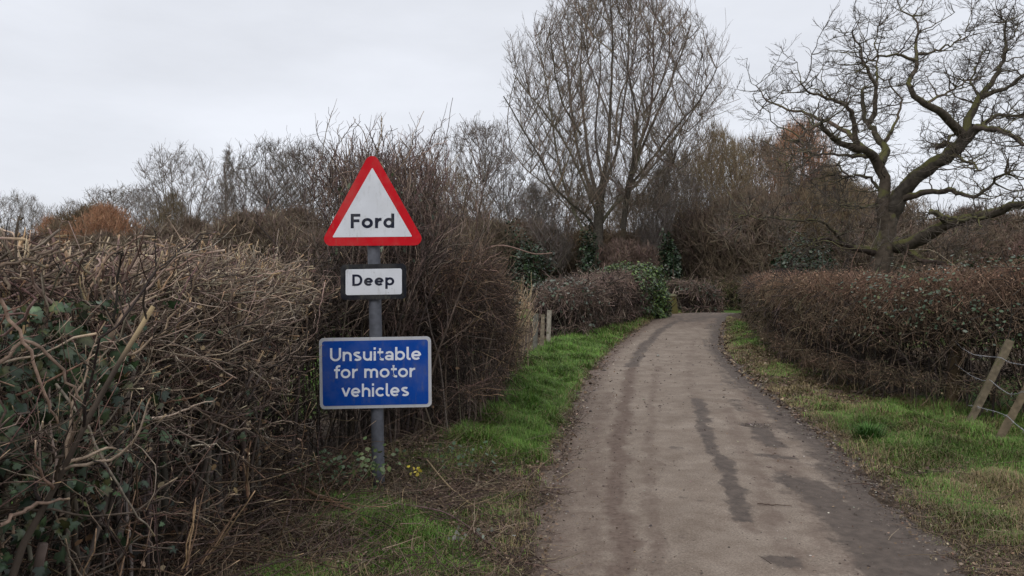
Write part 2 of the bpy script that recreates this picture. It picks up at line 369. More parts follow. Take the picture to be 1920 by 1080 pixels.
brA = np.maximum(brA, .5 * sstep(19, 24, ryy)); 
pothole = gp(1416, 801)
ph = np.hypot((rx - pothole[0]) / .17, (ryy - pothole[1]) / .15); mudA = np.maximum(mudA, .75 * (1 - sstep(.6, 1.3, ph)))
rz = base_z(ryy) + .035 * (1 - (2 * (np.clip(np.broadcast_to(ru, rx.shape), 0, 1)) - 1) ** 2) - .035 * (1 - sstep(.45, 1.05, ph)) \
    + (vnoise(rx * 2.2, ryy * 2.2) - .5) * .012
crown_z = lambda x, y: float(base_z(y)) + .02
G = Geo(); ny, nx = rx.shape; ii = (np.arange(ny - 1)[:, None] * nx + np.arange(nx - 1)[None, :]).ravel()
G.add(np.stack([rx, ryy, rz], -1), np.stack([mudA, brA, 0 * mudA], -1), [np.stack([ii, ii + 1, ii + nx + 1, ii + nx], 1)])
o = G.obj('road', mat_road(), smooth=True); tag(o, 'narrow worn tarmac lane with muddy tyre marks and damp patches', 'road', kind='structure')

# ------------------------------------------------------------------ grass, litter, gravel (stuff nobody could count)
GREENS = [(.13, .25, .042), (.10, .205, .034), (.16, .265, .055), (.085, .165, .032), (.17, .235, .07)]
STRAW = [(.27, .20, .11), (.215, .16, .088), (.17, .125, .068), (.14, .13, .05)]
def scatter(n, x0, x1, y0, y1, dens, pw=1.6):
    u = R.random(n); a, b = y0 ** (1 - pw), y1 ** (1 - pw)
    y = (a + (b - a) * u) ** (1 / (1 - pw)); x = x0(y) + (x1(y) - x0(y)) * R.random(n)
    k = R.random(n) < dens(x, y); return x[k], y[k]
def turf(name, label, n, x0, x1, y0, y1, dens, hgt, straw, extra=None):
    x, y = scatter(n, x0, x1, y0, y1, dens); N = len(x)
    cl = vnoise(x * 4.5, y * 4.5 + 31); sc = np.clip(y / 7, .8, 3)
    h = hgt(x, y) * (.3 + 1.5 * cl ** 1.3) * R.uniform(.5, 1.35, N)
    st = R.random(N) < straw(x, y)
    c = np.where(st[:, None], pal(STRAW, N, .2), pal(GREENS, N, .2))
    c = c * lerp(.75, 1.25, vnoise(x * 1.1 + 50, y * 1.1))[:, None]
    ph_ = vnoise(x * 2 + 70, y * 2) * 9 + R.normal(0, 1.3, N)
    g = Geo(); g.blades(np.stack([x, y, ground_z(x, y) - .005], 1), ph_, h, .0021 * sc * R.uniform(.7, 1.4, N), np.abs(R.normal(.55, .35, N)) + st * .5, c)
    o_ = g.obj(name, M_GRASS); tag(o_, label, 'grass', kind='stuff'); return o_
turf('grass', 'bright green grass verge along the left side of the lane', 330000, lambda y: left_bank(y) - .25, lambda y: XL(y) + .04, 2.6, 33,
     lambda x, y: np.clip(lushness(x, y) ** 1.2 + .07, 0, 1), lambda x, y: lerp(.04, .1, sstep(.3, .7, lushness(x, y)) * sstep(4.8, 6.6, y)) * (.8 + .5 * vnoise(x * 2, y * 2)),
     lambda x, y: lerp(.62, .05, lushness(x, y)) * (.6 + vnoise(x * 1.4, y * 1.4 + 90)) + .38 * sstep(17, 23, y))
turf('grass', 'green and straw coloured grass verge along the right side of the lane', 330000, lambda y: XR(y) + .02, lambda y: np.interp(y, [3, 7, 8.6, 10, 12, 16, 24], [5.8, 6.3, 5.3, 4.75, 4.8, 5.7, 7.2]), 3.6, 26,
     lambda x, y: np.clip(lushness(x, y) + .30, 0, 1), lambda x, y: lerp(.045, .085, lushness(x, y)) * (.8 + .5 * vnoise(x * 2, y * 2)),
     lambda x, y: np.clip(lerp(.85, .22, lushness(x, y)) + .42 * sstep(.5, .75, vnoise(x * 2.3 + 4, y * 2.3)), 0, 1))
turf('grass', 'green meadow grass seen through the bare stems behind the left hedge', 60000, lambda y: left_bank(y) - 4.5, lambda y: left_bank(y) - 1.6, 2.5, 22,
     lambda x, y: np.full(len(x), .9), lambda x, y: np.full(len(x), .12), lambda x, y: np.full(len(x), .1))

turf('grass', 'dead straw coloured grass lying in loose patches over both verges', 36000, lambda y: left_bank(y), lambda y: np.interp(y, [3, 7, 8.6, 10, 12, 16, 24], [5.8, 6.0, 5.0, 4.5, 4.6, 5.5, 7.0]), 3.0, 20,
     lambda x, y: ((x < XL(y) - .05) | (x > XR(y) + .1)) * np.clip(2.4 * vnoise(x * 1.9 + 60, y * 1.9 + 9) - 1.0, 0, 1), lambda x, y: np.full(len(x), .12), lambda x, y: np.full(len(x), 1.0))
LEAFSHAPE = [(0, 0), (.28, .2), (.34, .5), (.2, .85), (0, 1.05), (-.2, .85), (-.34, .5), (-.28, .2)]
IVY = [(0, 0), (.3, -.12), (.55, .12), (.34, .34), (.5, .62), (.2, .6), (0, 1), (-.2, .6), (-.5, .62), (-.34, .34), (-.55, .12), (-.3, -.12)]
LITTER = [(.15, .10, .065), (.10, .068, .048), (.19, .135, .09), (.07, .05, .04), (.12, .085, .06), (.23, .18, .13)]
def litter(name, label, n, x0, x1, y0, y1, dens, twigs, s0=.012, s1=.034):
    x, y = scatter(n, x0, x1, y0, y1, dens); N = len(x); g = Geo()
    p = np.stack([x, y, ground_z(x, y) + R.uniform(.004, .03, N)], 1)
    inr = (x > XL(y) + .03) & (x < XR(y) - .03); p[inr, 2] = base_z(y[inr]) + .032
    g.cards(p, R.normal(0, .4, (N, 3)) + (0, 0, 1), R.normal(size=(N, 3)), R.uniform(s0, s1, N) * np.clip(y / 6, .8, 2.2), LEAFSHAPE, pal(LITTER, N, .3), .3)
    x, y = scatter(twigs, x0, x1, y0, y1, dens); N = len(x)
    d = R.normal(size=(N, 3)) * (1, 1, .22); ln = R.uniform(.08, .42, N)
    P_, Q_ = grow(np.stack([x, y, ground_z(x, y) + R.uniform(.005, .05, N)], 1), d, ln, R.uniform(.0016, .004, N), .001, 5, .18)
    P_[:, :, 2] = np.maximum(P_[:, :, 2], ground_z(P_[:, :, 0], P_[:, :, 1]) + .004)
    g.tubes(P_, Q_, pal([(.10, .068, .052), (.15, .11, .078), (.22, .168, .118), (.07, .046, .04)], N, .25))
    tag(g.obj(name, M_DEADLEAF), label, 'leaf litter', kind='stuff')
litter('litter', 'brown leaf and twig litter under the left hedge around the sign post', 42000, lambda y: left_bank(y) - .4, lambda y: XL(y) + .12, 2.4, 20,
       lambda x, y: np.clip(1.05 - lushness(x, y), 0.03, 1) * np.where(y < 8.5, 1, .35) * np.where(x > XL(y) - .1, .45, 1), 13000)
litter('litter', 'dead leaf litter and clippings at the foot of the right hedge', 14000, lambda y: XR(y) - .1, lambda y: np.interp(y, [3, 7, 8.6, 10, 12, 16, 24], [5, 6, 5.4, 4.8, 4.9, 5.8, 7.3]), 3.8, 24,
       lambda x, y: np.clip(1 - lushness(x, y), 0.03, 1), 1800)
litter('litter', 'scattered leaf crumbs and twig bits lying on the lane surface', 3200, XL, XR, 3.4, 24, lambda x, y: .25 + .75 * np.exp(-np.minimum(x - XL(y), XR(y) - x) / .25), 160, s0=.008, s1=.022)
# loose chippings on the lane and in the mud beside it
def gravel(name, label, x, y, s, cols):
    N = len(x); g = Geo()
    base = np.array([[1, 0, 0], [-1, 0, 0], [0, 1, 0], [0, -1, 0], [0, 0, 1], [0, 0, -1]], float); k = np.array([[0, 2, 4], [2, 1, 4], [1, 3, 4], [3, 0, 4], [2, 0, 5], [1, 2, 5], [3, 1, 5], [0, 3, 5]])
    V = base[None] * R.uniform(.6, 1.3, (N, 6, 1)) + R.normal(0, .18, (N, 6, 3)); V[:, :, 2] *= .6
    a = R.uniform(0, 6.28, N); ca, sa = np.cos(a)[:, None], np.sin(a)[:, None]
    V = np.stack([V[..., 0] * ca - V[..., 1] * sa, V[..., 0] * sa + V[..., 1] * ca, V[..., 2]], -1) * s[:, None, None]
    inr = (x > XL(y) + .1) & (x < XR(y) - .1)
    uu = np.clip((x - XL(y)) / (XR(y) - XL(y)), 0, 1)
    zz = np.maximum(ground_z(x, y), base_z(y) + .035 * (1 - (2 * uu - 1) ** 2)) + s * .15
    V += np.stack([x, y, zz], 1)[:, None, :]
    c = pal(cols, N, .3)
    g.add(V, np.broadcast_to(c[:, None, :], V.shape), [(np.arange(N)[:, None, None] * 6 + k[None]).reshape(-1, 3)])
    tag(g.obj(name, M_STONE), label, 'gravel', kind='stuff')
x1, y1 = scatter(7000, lambda y: XR(y) - .22, lambda y: XR(y) + .25, 3.3, 20, lambda x, y: np.exp(-((x - XR(y) - .02) / .16) ** 2))
x2, y2 = scatter(4500, lambda y: XL(y) - .08, lambda y: XL(y) + .35, 3.3, 20, lambda x, y: np.exp(-((x - XL(y) - .06) / .14) ** 2))
x3, y3 = scatter(2600, XL, XR, 3.3, 18, lambda x, y: np.full(len(x), .8))
ph_n = 90; x4 = pothole[0] + R.normal(0, .09, ph_n); y4 = pothole[1] + R.normal(0, .07, ph_n)
gx_ = np.concatenate([x1, x2, x3, x4]); gy_ = np.concatenate([y1, y2, y3, y4])
gravel('gravel', 'small stone chippings scattered on the lane and along its muddy edges', gx_, gy_, np.exp(R.normal(-5.35, .45, len(gx_))) * np.clip(gy_ / 6, .8, 1.8), [(.1, .08, .07), (.16, .13, .11), (.07, .055, .05), (.26, .23, .2)])

# ------------------------------------------------------------------ the road sign
def sign_mat(name, rough=0.55):
    m = pmat(name, rough, 0.15, 9, 0.06); t = m.node_tree; b = t.nodes['Principled BSDF']; src = b.inputs['Base Color'].links[0].from_socket
    g = nd(t, 'ShaderNodeNewGeometry'); mp_ = nd(t, 'ShaderNodeMapping'); mp_.inputs['Scale'].default_value = (1, 1, .3); t.links.new(g.outputs['Position'], mp_.inputs[0])
    for vec, sc, lo, hi, c, amt in ((mp_.outputs[0], 34, .56, .78, (.16, .15, .10, 1), .40), (g.outputs['Position'], 75, .66, .70, (.10, .11, .06, 1), .75), (g.outputs['Position'], 5, .45, .8, (.35, .33, .27, 1), .18)):
        n = nd(t, 'ShaderNodeTexNoise'); n.inputs['Scale'].default_value = sc; n.inputs['Detail'].default_value = 6; n.inputs['Roughness'].default_value = .6; t.links.new(vec, n.inputs['Vector'])
        r = nd(t, 'ShaderNodeMapRange'); r.inputs['From Min'].default_value = lo; r.inputs['From Max'].default_value = hi; r.inputs['To Max'].default_value = amt; t.links.new(n.outputs['Fac'], r.inputs['Value'])
        q = nd(t, 'ShaderNodeMix', data_type='RGBA'); t.links.new(r.outputs[0], q.inputs[0]); t.links.new(src, q.inputs[6]); q.inputs[7].default_value = c; src = q.outputs[2]
    t.links.new(src, b.inputs['Base Color']); return m
M_PLATE = sign_mat('reflective_sheeting'); M_POST = pmat('grey_painted_post', 0.55, 0.35, 30, 0.3, 0.2)
def rounded(pts, r, k=7):
    out = []; n = len(pts)
    for i in range(n):
        p = np.array(pts[i], float); a = np.array(pts[i - 1], float) - p; b = np.array(pts[(i + 1) % n], float) - p
        a /= np.linalg.norm(a); b /= np.linalg.norm(b); ang = math.acos(np.clip(a @ b, -1, 1)); t = r / math.tan(ang / 2)
        c = p + norm(a + b) * r / math.sin(ang / 2); s0 = p + a * t - c; s1 = p + b * t - c
        a0 = math.atan2(s0[1], s0[0]); da = (math.atan2(s1[1], s1[0]) - a0 + math.pi) % (2 * math.pi) - math.pi
        for j in range(k + 1):
            q = a0 + da * j / k; out.append(c + r * np.array([math.cos(q), math.sin(q)]))
    return np.array(out)
def prism(g, px, d, th, col):             # outline in photo pixels, standing at depth d, th metres thick
    f = np.array([pt(x, y, d) for x, y in px]); sgn = np.sum(px[:, 0] * np.roll(px[:, 1], -1) - np.roll(px[:, 0], -1) * px[:, 1])
    if sgn > 0: f = f[::-1]
    b = f + (0, th, 0); n = len(f); i = np.arange(n); j = (i + 1) % n
    g.add(np.concatenate([f, b]), np.array(col, float), [i[None, :], (n + i)[None, ::-1], np.stack([j, i, n + i, n + j], 1)])
SD = 5.2
g = Geo(); pl = np.array([[pt(697.6, 322, SD + .06), pt(704, 600, SD + .06), pt(710.3, 930, SD + .06)]]); pl = np.stack([resample(pl[0], 12)])
g.tubes(pl, np.full((1, 12), .043), np.array([[.09, .095, .112]]), 20, cap=True)
sign = thing('road_sign', 'grey post carrying a red triangle ford sign, a deep plate and a blue plate', 'road sign', tuple(pt(710, 925, SD + .06)))
post = g.obj('post', M_POST, sign, smooth=True)
RED, WHITE, BLACK, BLUE = (.50, .004, .012), (.62, .64, .68), (.008, .009, .014), (.002, .052, .30)
GREYBORDER = (.44, .45, .48)
g = Geo(); prism(g, rounded([(697.5, 278.5), (598.5, 461), (799.5, 460)], 13), SD, .004, RED); tri = g.obj('warning_plate', M_PLATE, sign)
g = Geo(); prism(g, rounded([(698, 314), (623, 445), (773, 443.6)], 1.2, 2), SD - .0015, .0012, WHITE); g.obj('panel', M_PLATE, tri)
def rect(x0, x1, yl0, yl1, yr0, yr1): return [(x0, yl0), (x1, yr0), (x1, yr1), (x0, yl1)]
g = Geo(); prism(g, rounded(rect(638.5, 762, 496, 562.5, 494, 560.5), 9), SD, .004, BLACK); dp = g.obj('depth_plate', M_PLATE, sign)
g = Geo(); prism(g, rounded(rect(648, 753.5, 505, 553.5, 503.2, 551.7), 4), SD - .0015, .0012, WHITE); g.obj('panel', M_PLATE, dp)
g = Geo(); prism(g, rounded([(598, 634), (808, 630.5), (809.5, 763), (600, 767.5)], 9), SD, .004, GREYBORDER); bp_ = g.obj('advice_plate', M_PLATE, sign)
g = Geo(); prism(g, rounded([(603.5, 640), (802.3, 636.5), (803.5, 757.5), (605.5, 761.5)], 5), SD - .0015, .0012, BLUE); g.obj('panel', M_PLATE, bp_)
# lettering: every letter is a set of strokes; x-height 1, capitals 1.4
def arc(cx, cy, rx, ry, a0, a1, n=16):
    a = np.radians(np.linspace(a0, a1, n)); return [(cx + rx * math.cos(q), cy + ry * math.sin(q)) for q in a]
def glyph(ch, h):                          # h = half stroke width; returns strokes and advance width
    e = 1 - 2 * h; lo, hi, md = h, 1 - h, .5; ry = (1 - 2 * h) / 2
    bowl = lambda cx, rx: arc(cx, .5, rx, ry, 0, 360, 28)
    G_ = {
        'o': ([bowl(.52, .52 - h)], 1.04), 'e': ([[(h, .5), (1 - h, .5)], arc(.5, .5, .5 - h, ry, -2, 318, 28)], 1.0),
        'c': ([arc(.52, .5, .52 - h, ry, 42, 318, 24)], .93), 'd': ([bowl(.5, .5 - h), [(1.0 - h, 0), (1.0 - h, 1.42)]], 1.0),
        'b': ([bowl(.5, .5 - h), [(h, 0), (h, 1.42)]], 1.0), 'p': ([bowl(.5, .5 - h), [(h, -.42), (h, 1)]], 1.0),
        'r': ([[(h, 0), (h, 1)], [(h, .45)] + arc(.52, .45, .52 - h, .55 - h, 175, 95, 9) + [(.6, hi)]], .6),
        'n': ([[(h, 0), (h, 1)], [(h, .5)] + arc(.46, .55, .46 - h, .45 - h, 175, 0, 14) + [(.92 - h, 0)]], .92),
        'h': ([[(h, 0), (h, 1.42)], [(h, .5)] + arc(.46, .55, .46 - h, .45 - h, 175, 0, 14) + [(.92 - h, 0)]], .92),
        'm': ([[(h, 0), (h, 1)], [(h, .5)] + arc(.42, .58, .42 - h, .42 - h, 175, 0, 12) + [(.84 - h, 0)],
               [(.84 - h, .5)] + arc(1.26 - 2 * h, .58, .42 - h, .42 - h, 175, 0, 12) + [(1.68 - 3 * h, 0)]], 1.68 - 2 * h),
        'u': ([[(.92 - h, 0), (.92 - h, 1)], [(h, 1)] + arc(.46, .45, .46 - h, .45 - h, 180, 355, 14)], .92),
        'f': ([[(.28, 0), (.28, 1.08)] + arc(.28 + .24, 1.08, .24, .34 - h, 180, 95, 8) + [(.66, 1.42 - h)], [(0, 1 - h), (.62, 1 - h)]], .64),
        't': ([[(.26, 1.32), (.26, .3)] + arc(.48, .32, .22, .32 - h, 180, 275, 8) + [(.64, h)], [(0, 1 - h), (.6, 1 - h)]], .64),
        'i': ([[(h, 0), (h, 1)], [(h, 1.18), (h, 1.42)]], 2 * h), 'l': ([[(h, 1.42), (h, .3)] + arc(h + .2, .3, .2, .3 - h, 180, 275, 8) + [(h + .3, h)]], .40),
        'a': ([[(.1, .82)] + arc(.46, .62, .42 - h, .38 - h, 140, 0, 14) + [(.88 - h, 0)], arc(.42, .3, .42 - h, .3 - h, 0, 360, 24)], .88),
        's': ([arc(.42, .74, .40 - h, .26 - h, 35, 200, 12) + [(.42, .5)] + arc(.42, .28, .42 - h, .28 - h, 40, -145, 14)], .83),
        'v': ([[(h * .9, 1), (.48, h * .8)], [(.48, h * .8), (.96 - h * .9, 1)]], .96),
        'U': ([[(h, 1.42)] + arc(.56, .56, .56 - h, .56 - h, 180, 360, 20) + [(1.12 - h, 1.42)]], 1.12),
        'F': ([[(h, 0), (h, 1.42)], [(h, 1.42 - h), (.88, 1.42 - h)], [(h, .74), (.8, .74)]], .86),
        'D': ([[(h, 0), (h, 1.42)], [(h, h), (.5, h)] + arc(.5, .71, .62 - h, .71 - h, -90, 90, 20) + [(h, 1.42 - h)]], 1.12),
    }
    return G_[ch]
def ribbon(g, pts, h, d, col, lift):
    p = np.array(pts, float); p = p[np.concatenate([[True], np.linalg.norm(np.diff(p, axis=0), axis=1) > 1e-4])]; n = len(p); closed = np.allclose(p[0], p[-1])
    t = np.empty_like(p); t[1:-1] = norm(norm(p[2:] - p[1:-1]) + norm(p[1:-1] - p[:-2])); t[0] = norm(p[1] - p[0]); t[-1] = norm(p[-1] - p[-2])
    if closed: t[0] = t[-1] = norm(norm(p[1] - p[0]) + norm(p[-1] - p[-2]))
    nn = np.stack([-t[:, 1], t[:, 0]], 1); ml = np.ones(n)
    ml[1:-1] = 1 / np.clip((norm(p[1:-1] - p[:-2]) * t[1:-1]).sum(1), .6, 1)
    a = p + nn * (h * ml)[:, None]; b = p - nn * (h * ml)[:, None]
    return a, b
def lettering(word, x0, y0, x1, y1, cap, hw, col, parent, gap=.24):
    """word between pixels (x0,y0) and (x1,y1) on its baseline, cap = height of a capital in pixels, hw = half stroke in x-heights"""
    g = Geo(); xs_ = []; cur = 0
    tight = {('r', 'd'): -.02, ('f', 'o'): -.1, ('r', ' '): 0, ('F', 'o'): -.05, ('t', 'a'): -.04, ('t', 'o'): -.06, ('v', 'e'): -.1, ('l', 'e'): -.08}
    for i, ch in enumerate(word):
        if ch == ' ':
            cur += .52; continue
        s_, wd = glyph(ch, hw); xs_.append((ch, cur)); nx = word[i + 1] if i + 1 < len(word) else ''
        cur += wd + gap + tight.get((ch, nx), 0); last = wd + xs_[-1][1]
    u = cap / 1.42; sx = (x1 - x0) / last
    k = 0
    for ch, ox in xs_:
        for s_ in glyph(ch, hw)[0]:
            a, b = ribbon(g, s_, hw, 0, col, 0)
            def m(q): 
                X = x0 + (q[:, 0] + ox) * sx; f = (X - x0) / (x1 - x0); Y = y0 + (y1 - y0) * f - q[:, 1] * u
                dd = SD - .0022 - .00022 * (k % 6)
                return np.stack([(X - 960) / F * dd, np.full(len(X), dd), EYE + (HOR - Y) / F * dd], 1)
            A, B = m(a), m(b); n = len(A); i = np.arange(n - 1)
            g.add(np.concatenate([A, B]), np.array(col, float), [np.stack([i, n + i, n + i + 1, i + 1], 1)])
            k += 1
    return g.obj('lettering', M_PLATE, parent)
INK = (.010, .013, .03)
lettering('Ford', 657.6, 428, 739.2, 427.2, 27, .14, INK, tri, .19)
lettering('Deep', 660.5, 536.3, 739.3, 535, 21.6, .135, INK, dp, .17)
LW = (.70, .73, .80)
lettering('Unsuitable', 618.8, 677.6, 789.6, 674.6, 24.8, .113, LW, bp_, .16)
lettering('for motor', 626.3, 709.6, 778.5, 707.0, 24.8, .113, LW, bp_, .16)
lettering('vehicles', 640.2, 744.8, 766.6, 742.6, 24.8, .113, LW, bp_, .16)
for py in (452, 528, 660, 742):
    c = pt(697 + (py - 293) * .021, py, SD + .06); g = Geo()
    a = np.linspace(0, 2 * math.pi, 17)
    ring = np.stack([c[0] + .047 * np.cos(a), c[1] + .047 * np.sin(a), np.full(17, c[2])], 1)
    g.tubes(ring[None], np.full((1, 17), .006), np.array([[.35, .36, .38]]), 6); g.obj('clip_band', M_WIRE, sign)

# ------------------------------------------------------------------ fences, post, bridge parapet
def beam(g, a, b, w0, d0, col, tw=0.0, K=8, wob=.003):
    a, b = np.array(a, float), np.array(b, float); t = norm(b - a); u = norm(np.cross(t, (math.sin(tw), math.cos(tw), 0.1))); v = np.cross(t, u)
    rings = []
    for k in range(K):
        c = lerp(a, b, k / (K - 1)); j = R.normal(0, wob, (4, 3))
        rings.append(np.stack([c + u * sx * w0 / 2 + v * sy * d0 / 2 for sx, sy in ((-1, -1), (1, -1), (1, 1), (-1, 1))]) + j)
    V = np.array(rings); i = np.arange(K - 1)[:, None] * 4; q = np.arange(4)[None, :]
    f = np.stack([i + q, i + (q + 1) % 4, i + 4 + (q + 1) % 4, i + 4 + q], -1).reshape(-1, 4)
    g.add(V, np.array(col, float), [f, np.array([[(K - 1) * 4, (K - 1) * 4 + 1, (K - 1) * 4 + 2, (K - 1) * 4 + 3]])])
PA0, PA1 = pt(1806, 818, 7.75), pt(1894, 638, 7.65)
g = Geo(); beam(g, PA0, PA1, .066, .062, (.135, .11, .075), .5)
tag(g.obj('fence_post', M_FENCE), 'whole leaning timber fence post on the right verge with three wires crossing it', 'fence post', 'leaning posts of the wire fence')
PB0, PB1 = pt(1860, 848, 7.05), pt(1965, 655, 6.95)
g = Geo(); beam(g, PB0, PB1, .066, .062, (.125, .098, .064), .7)
tag(g.obj('fence_post', M_FENCE), 'leaning timber fence post cut off by the right edge of the photo', 'fence post', 'leaning posts of the wire fence')
def wire(name_label, pxs):
    p = smooth_poly(np.array([pt(*q) for q in pxs]), 90); g = Geo()
    a = np.linspace(0, 90 * 1.3, 90)
    for ph in (0, math.pi):
        q = p + .0028 * np.stack([0 * a, np.cos(a + ph), np.sin(a + ph)], 1); g.tubes(q[None], np.full((1, 90), .0016), np.array([[.36, .36, .38]]), 5)
    for k in range(5, 88, 11):              # barbs
        d = R.normal(size=(3, 3)); P_, Q_ = grow(np.repeat(p[k][None], 3, 0), d, .028, .0016, .0008, 2, 0); g.tubes(P_, Q_, np.array([[.4, .4, .42]] * 3))
    tag(g.obj('barbed_wire', M_WIRE), name_label, 'barbed wire', 'strands of the wire fence')
wire('topmost slack strand of wire on the leaning fence', [(1788, 636, 8.7), (1802, 652, 8.4), (1825, 665, 7.85), (1858, 669, 7.8), (1876, 670, 7.62), (1893, 680, 7.4), (1930, 686, 7.0), (1990, 680, 6.6)])
wire('middle sagging strand of wire on the leaning fence', [(1790, 682, 8.7), (1820, 704, 8.2), (1843, 714, 7.8), (1856, 712, 7.66), (1872, 726, 7.4), (1892, 739, 7.2), (1905, 739, 7.0), (1930, 730, 6.7), (1990, 733, 6.4)])
wire('lowest strand of wire joining both leaning fence posts', [(1816, 760, 7.9), (1828, 762, 7.75), (1845, 766, 7.5), (1868, 772, 7.2), (1889, 780, 6.98), (1903, 794, 6.8), (1921, 808, 6.6), (1980, 835, 6.3)])
g = Geo(); q = smooth_poly([pt(1784, 790, 8.75), pt(1786, 720, 8.75), pt(1792, 650, 8.75), pt(1794, 620, 8.75)], 12); g.tubes(q[None], np.linspace(.075, .065, 12)[None], np.array([[.07, .05, .03]]), 10, cap=True)
tag(g.obj('fence_post', M_OAKBARK, smooth=True), 'round mossy straining post half hidden in the right hedge where the wires end', 'fence post')
for a, b, w_, c, lab in [((1003, 668, 14.2), (1005, 588, 14.2), .085, (.13, .125, .105), 'dark square gate post with a mossy top beside the left verge'),
                         ((1016, 662, 14.6), (1018, 590, 14.6), .07, (.2, .165, .12), 'slim pale fence post between the dark gate post and the grey one'),
                         ((1028, 650, 15.2), (1030, 582, 15.2), .085, (.25, .225, .185), 'pale grey fence post at the near end of the far left hedge')]:
    g = Geo(); beam(g, pt(*a), pt(*b), w_, w_, c, .1); tag(g.obj('fence_post', M_FENCE), lab, 'fence post', 'upright posts beside the left verge')

def mat_brick():
    m = bpy.data.materials.new('mossy_old_brick'); m.use_nodes = True; t = m.node_tree; b = t.nodes['Principled BSDF']; k = t.links.new
    tcn = nd(t, 'ShaderNodeTexCoord'); g_ = nd(t, 'ShaderNodeNewGeometry')
    mp_ = nd(t, 'ShaderNodeMapping'); mp_.inputs['Rotation'].default_value = (math.radians(90), 0, 0); k(tcn.outputs['Object'], mp_.inputs[0])
    br = nd(t, 'ShaderNodeTexBrick'); br.inputs['Scale'].default_value = 4.5; br.inputs['Color1'].default_value = (.085, .05, .036, 1); br.inputs['Color2'].default_value = (.12, .08, .06, 1); br.inputs['Mortar'].default_value = (.11, .095, .075, 1)
    k(mp_.outputs[0], br.inputs[0])
    n = nd(t, 'ShaderNodeTexNoise'); n.inputs['Scale'].default_value = 3.2; n.inputs['Detail'].default_value = 6; k(tcn.outputs['Object'], n.inputs['Vector'])
    sx = nd(t, 'ShaderNodeSeparateXYZ'); k(g_.outputs['Normal'], sx.inputs[0])
    ad = nd(t, 'ShaderNodeMath', operation='MULTIPLY_ADD'); ad.inputs[1].default_value = .45; k(sx.outputs['X'], ad.inputs[0]); k(n.outputs['Fac'], ad.inputs[2])
    r = nd(t, 'ShaderNodeMapRange'); r.inputs['From Min'].default_value = .45; r.inputs['From Max'].default_value = .62; k(ad.outputs[0], r.inputs['Value'])
    q = nd(t, 'ShaderNodeMix', data_type='RGBA'); k(r.outputs[0], q.inputs[0]); k(br.outputs[0], q.inputs[6]); q.inputs[7].default_value = (.115, .10, .025, 1)
    k(q.outputs[2], b.inputs['Base Color']); b.inputs['Roughness'].default_value = .95; return m
pc = pt(1248, 596, 28.5); pil = thing('bridge_parapet', 'mossy brick end pier of the little bridge between ivy and hedge', 'bridge pier', tuple(pc))
def frustum(g, c, w0, d0, w1, d1, z0, z1, rot, col):
    ca, sa = math.cos(rot), math.sin(rot); v = []
    for z, w_, d_ in ((z0, w0, d0), (z1, w1, d1)):
        for sx, sy in ((-1, -1), (1, -1), (1, 1), (-1, 1)):
            x, y = sx * w_ / 2, sy * d_ / 2; v.append((c[0] + x * ca - y * sa, c[1] + x * sa + y * ca, z))
    g.add(np.array(v), np.array(col, float), [np.array([[0, 3, 2, 1], [4, 5, 6, 7], [0, 1, 5, 4], [1, 2, 6, 5], [2, 3, 7, 6], [3, 0, 4, 7]])])
g = Geo(); frustum(g, pc, .86, .7, .62, .5, pc[2] - .3, pc[2] + .80, .82, (.3, .2, .1)); g.obj('wall', mat_brick(), pil)
g = Geo(); frustum(g, pc, .70, .56, .58, .48, pc[2] + .803, pc[2] + .88, .82, (.16, .15, .085)); g.obj('coping', M_STONE, pil)

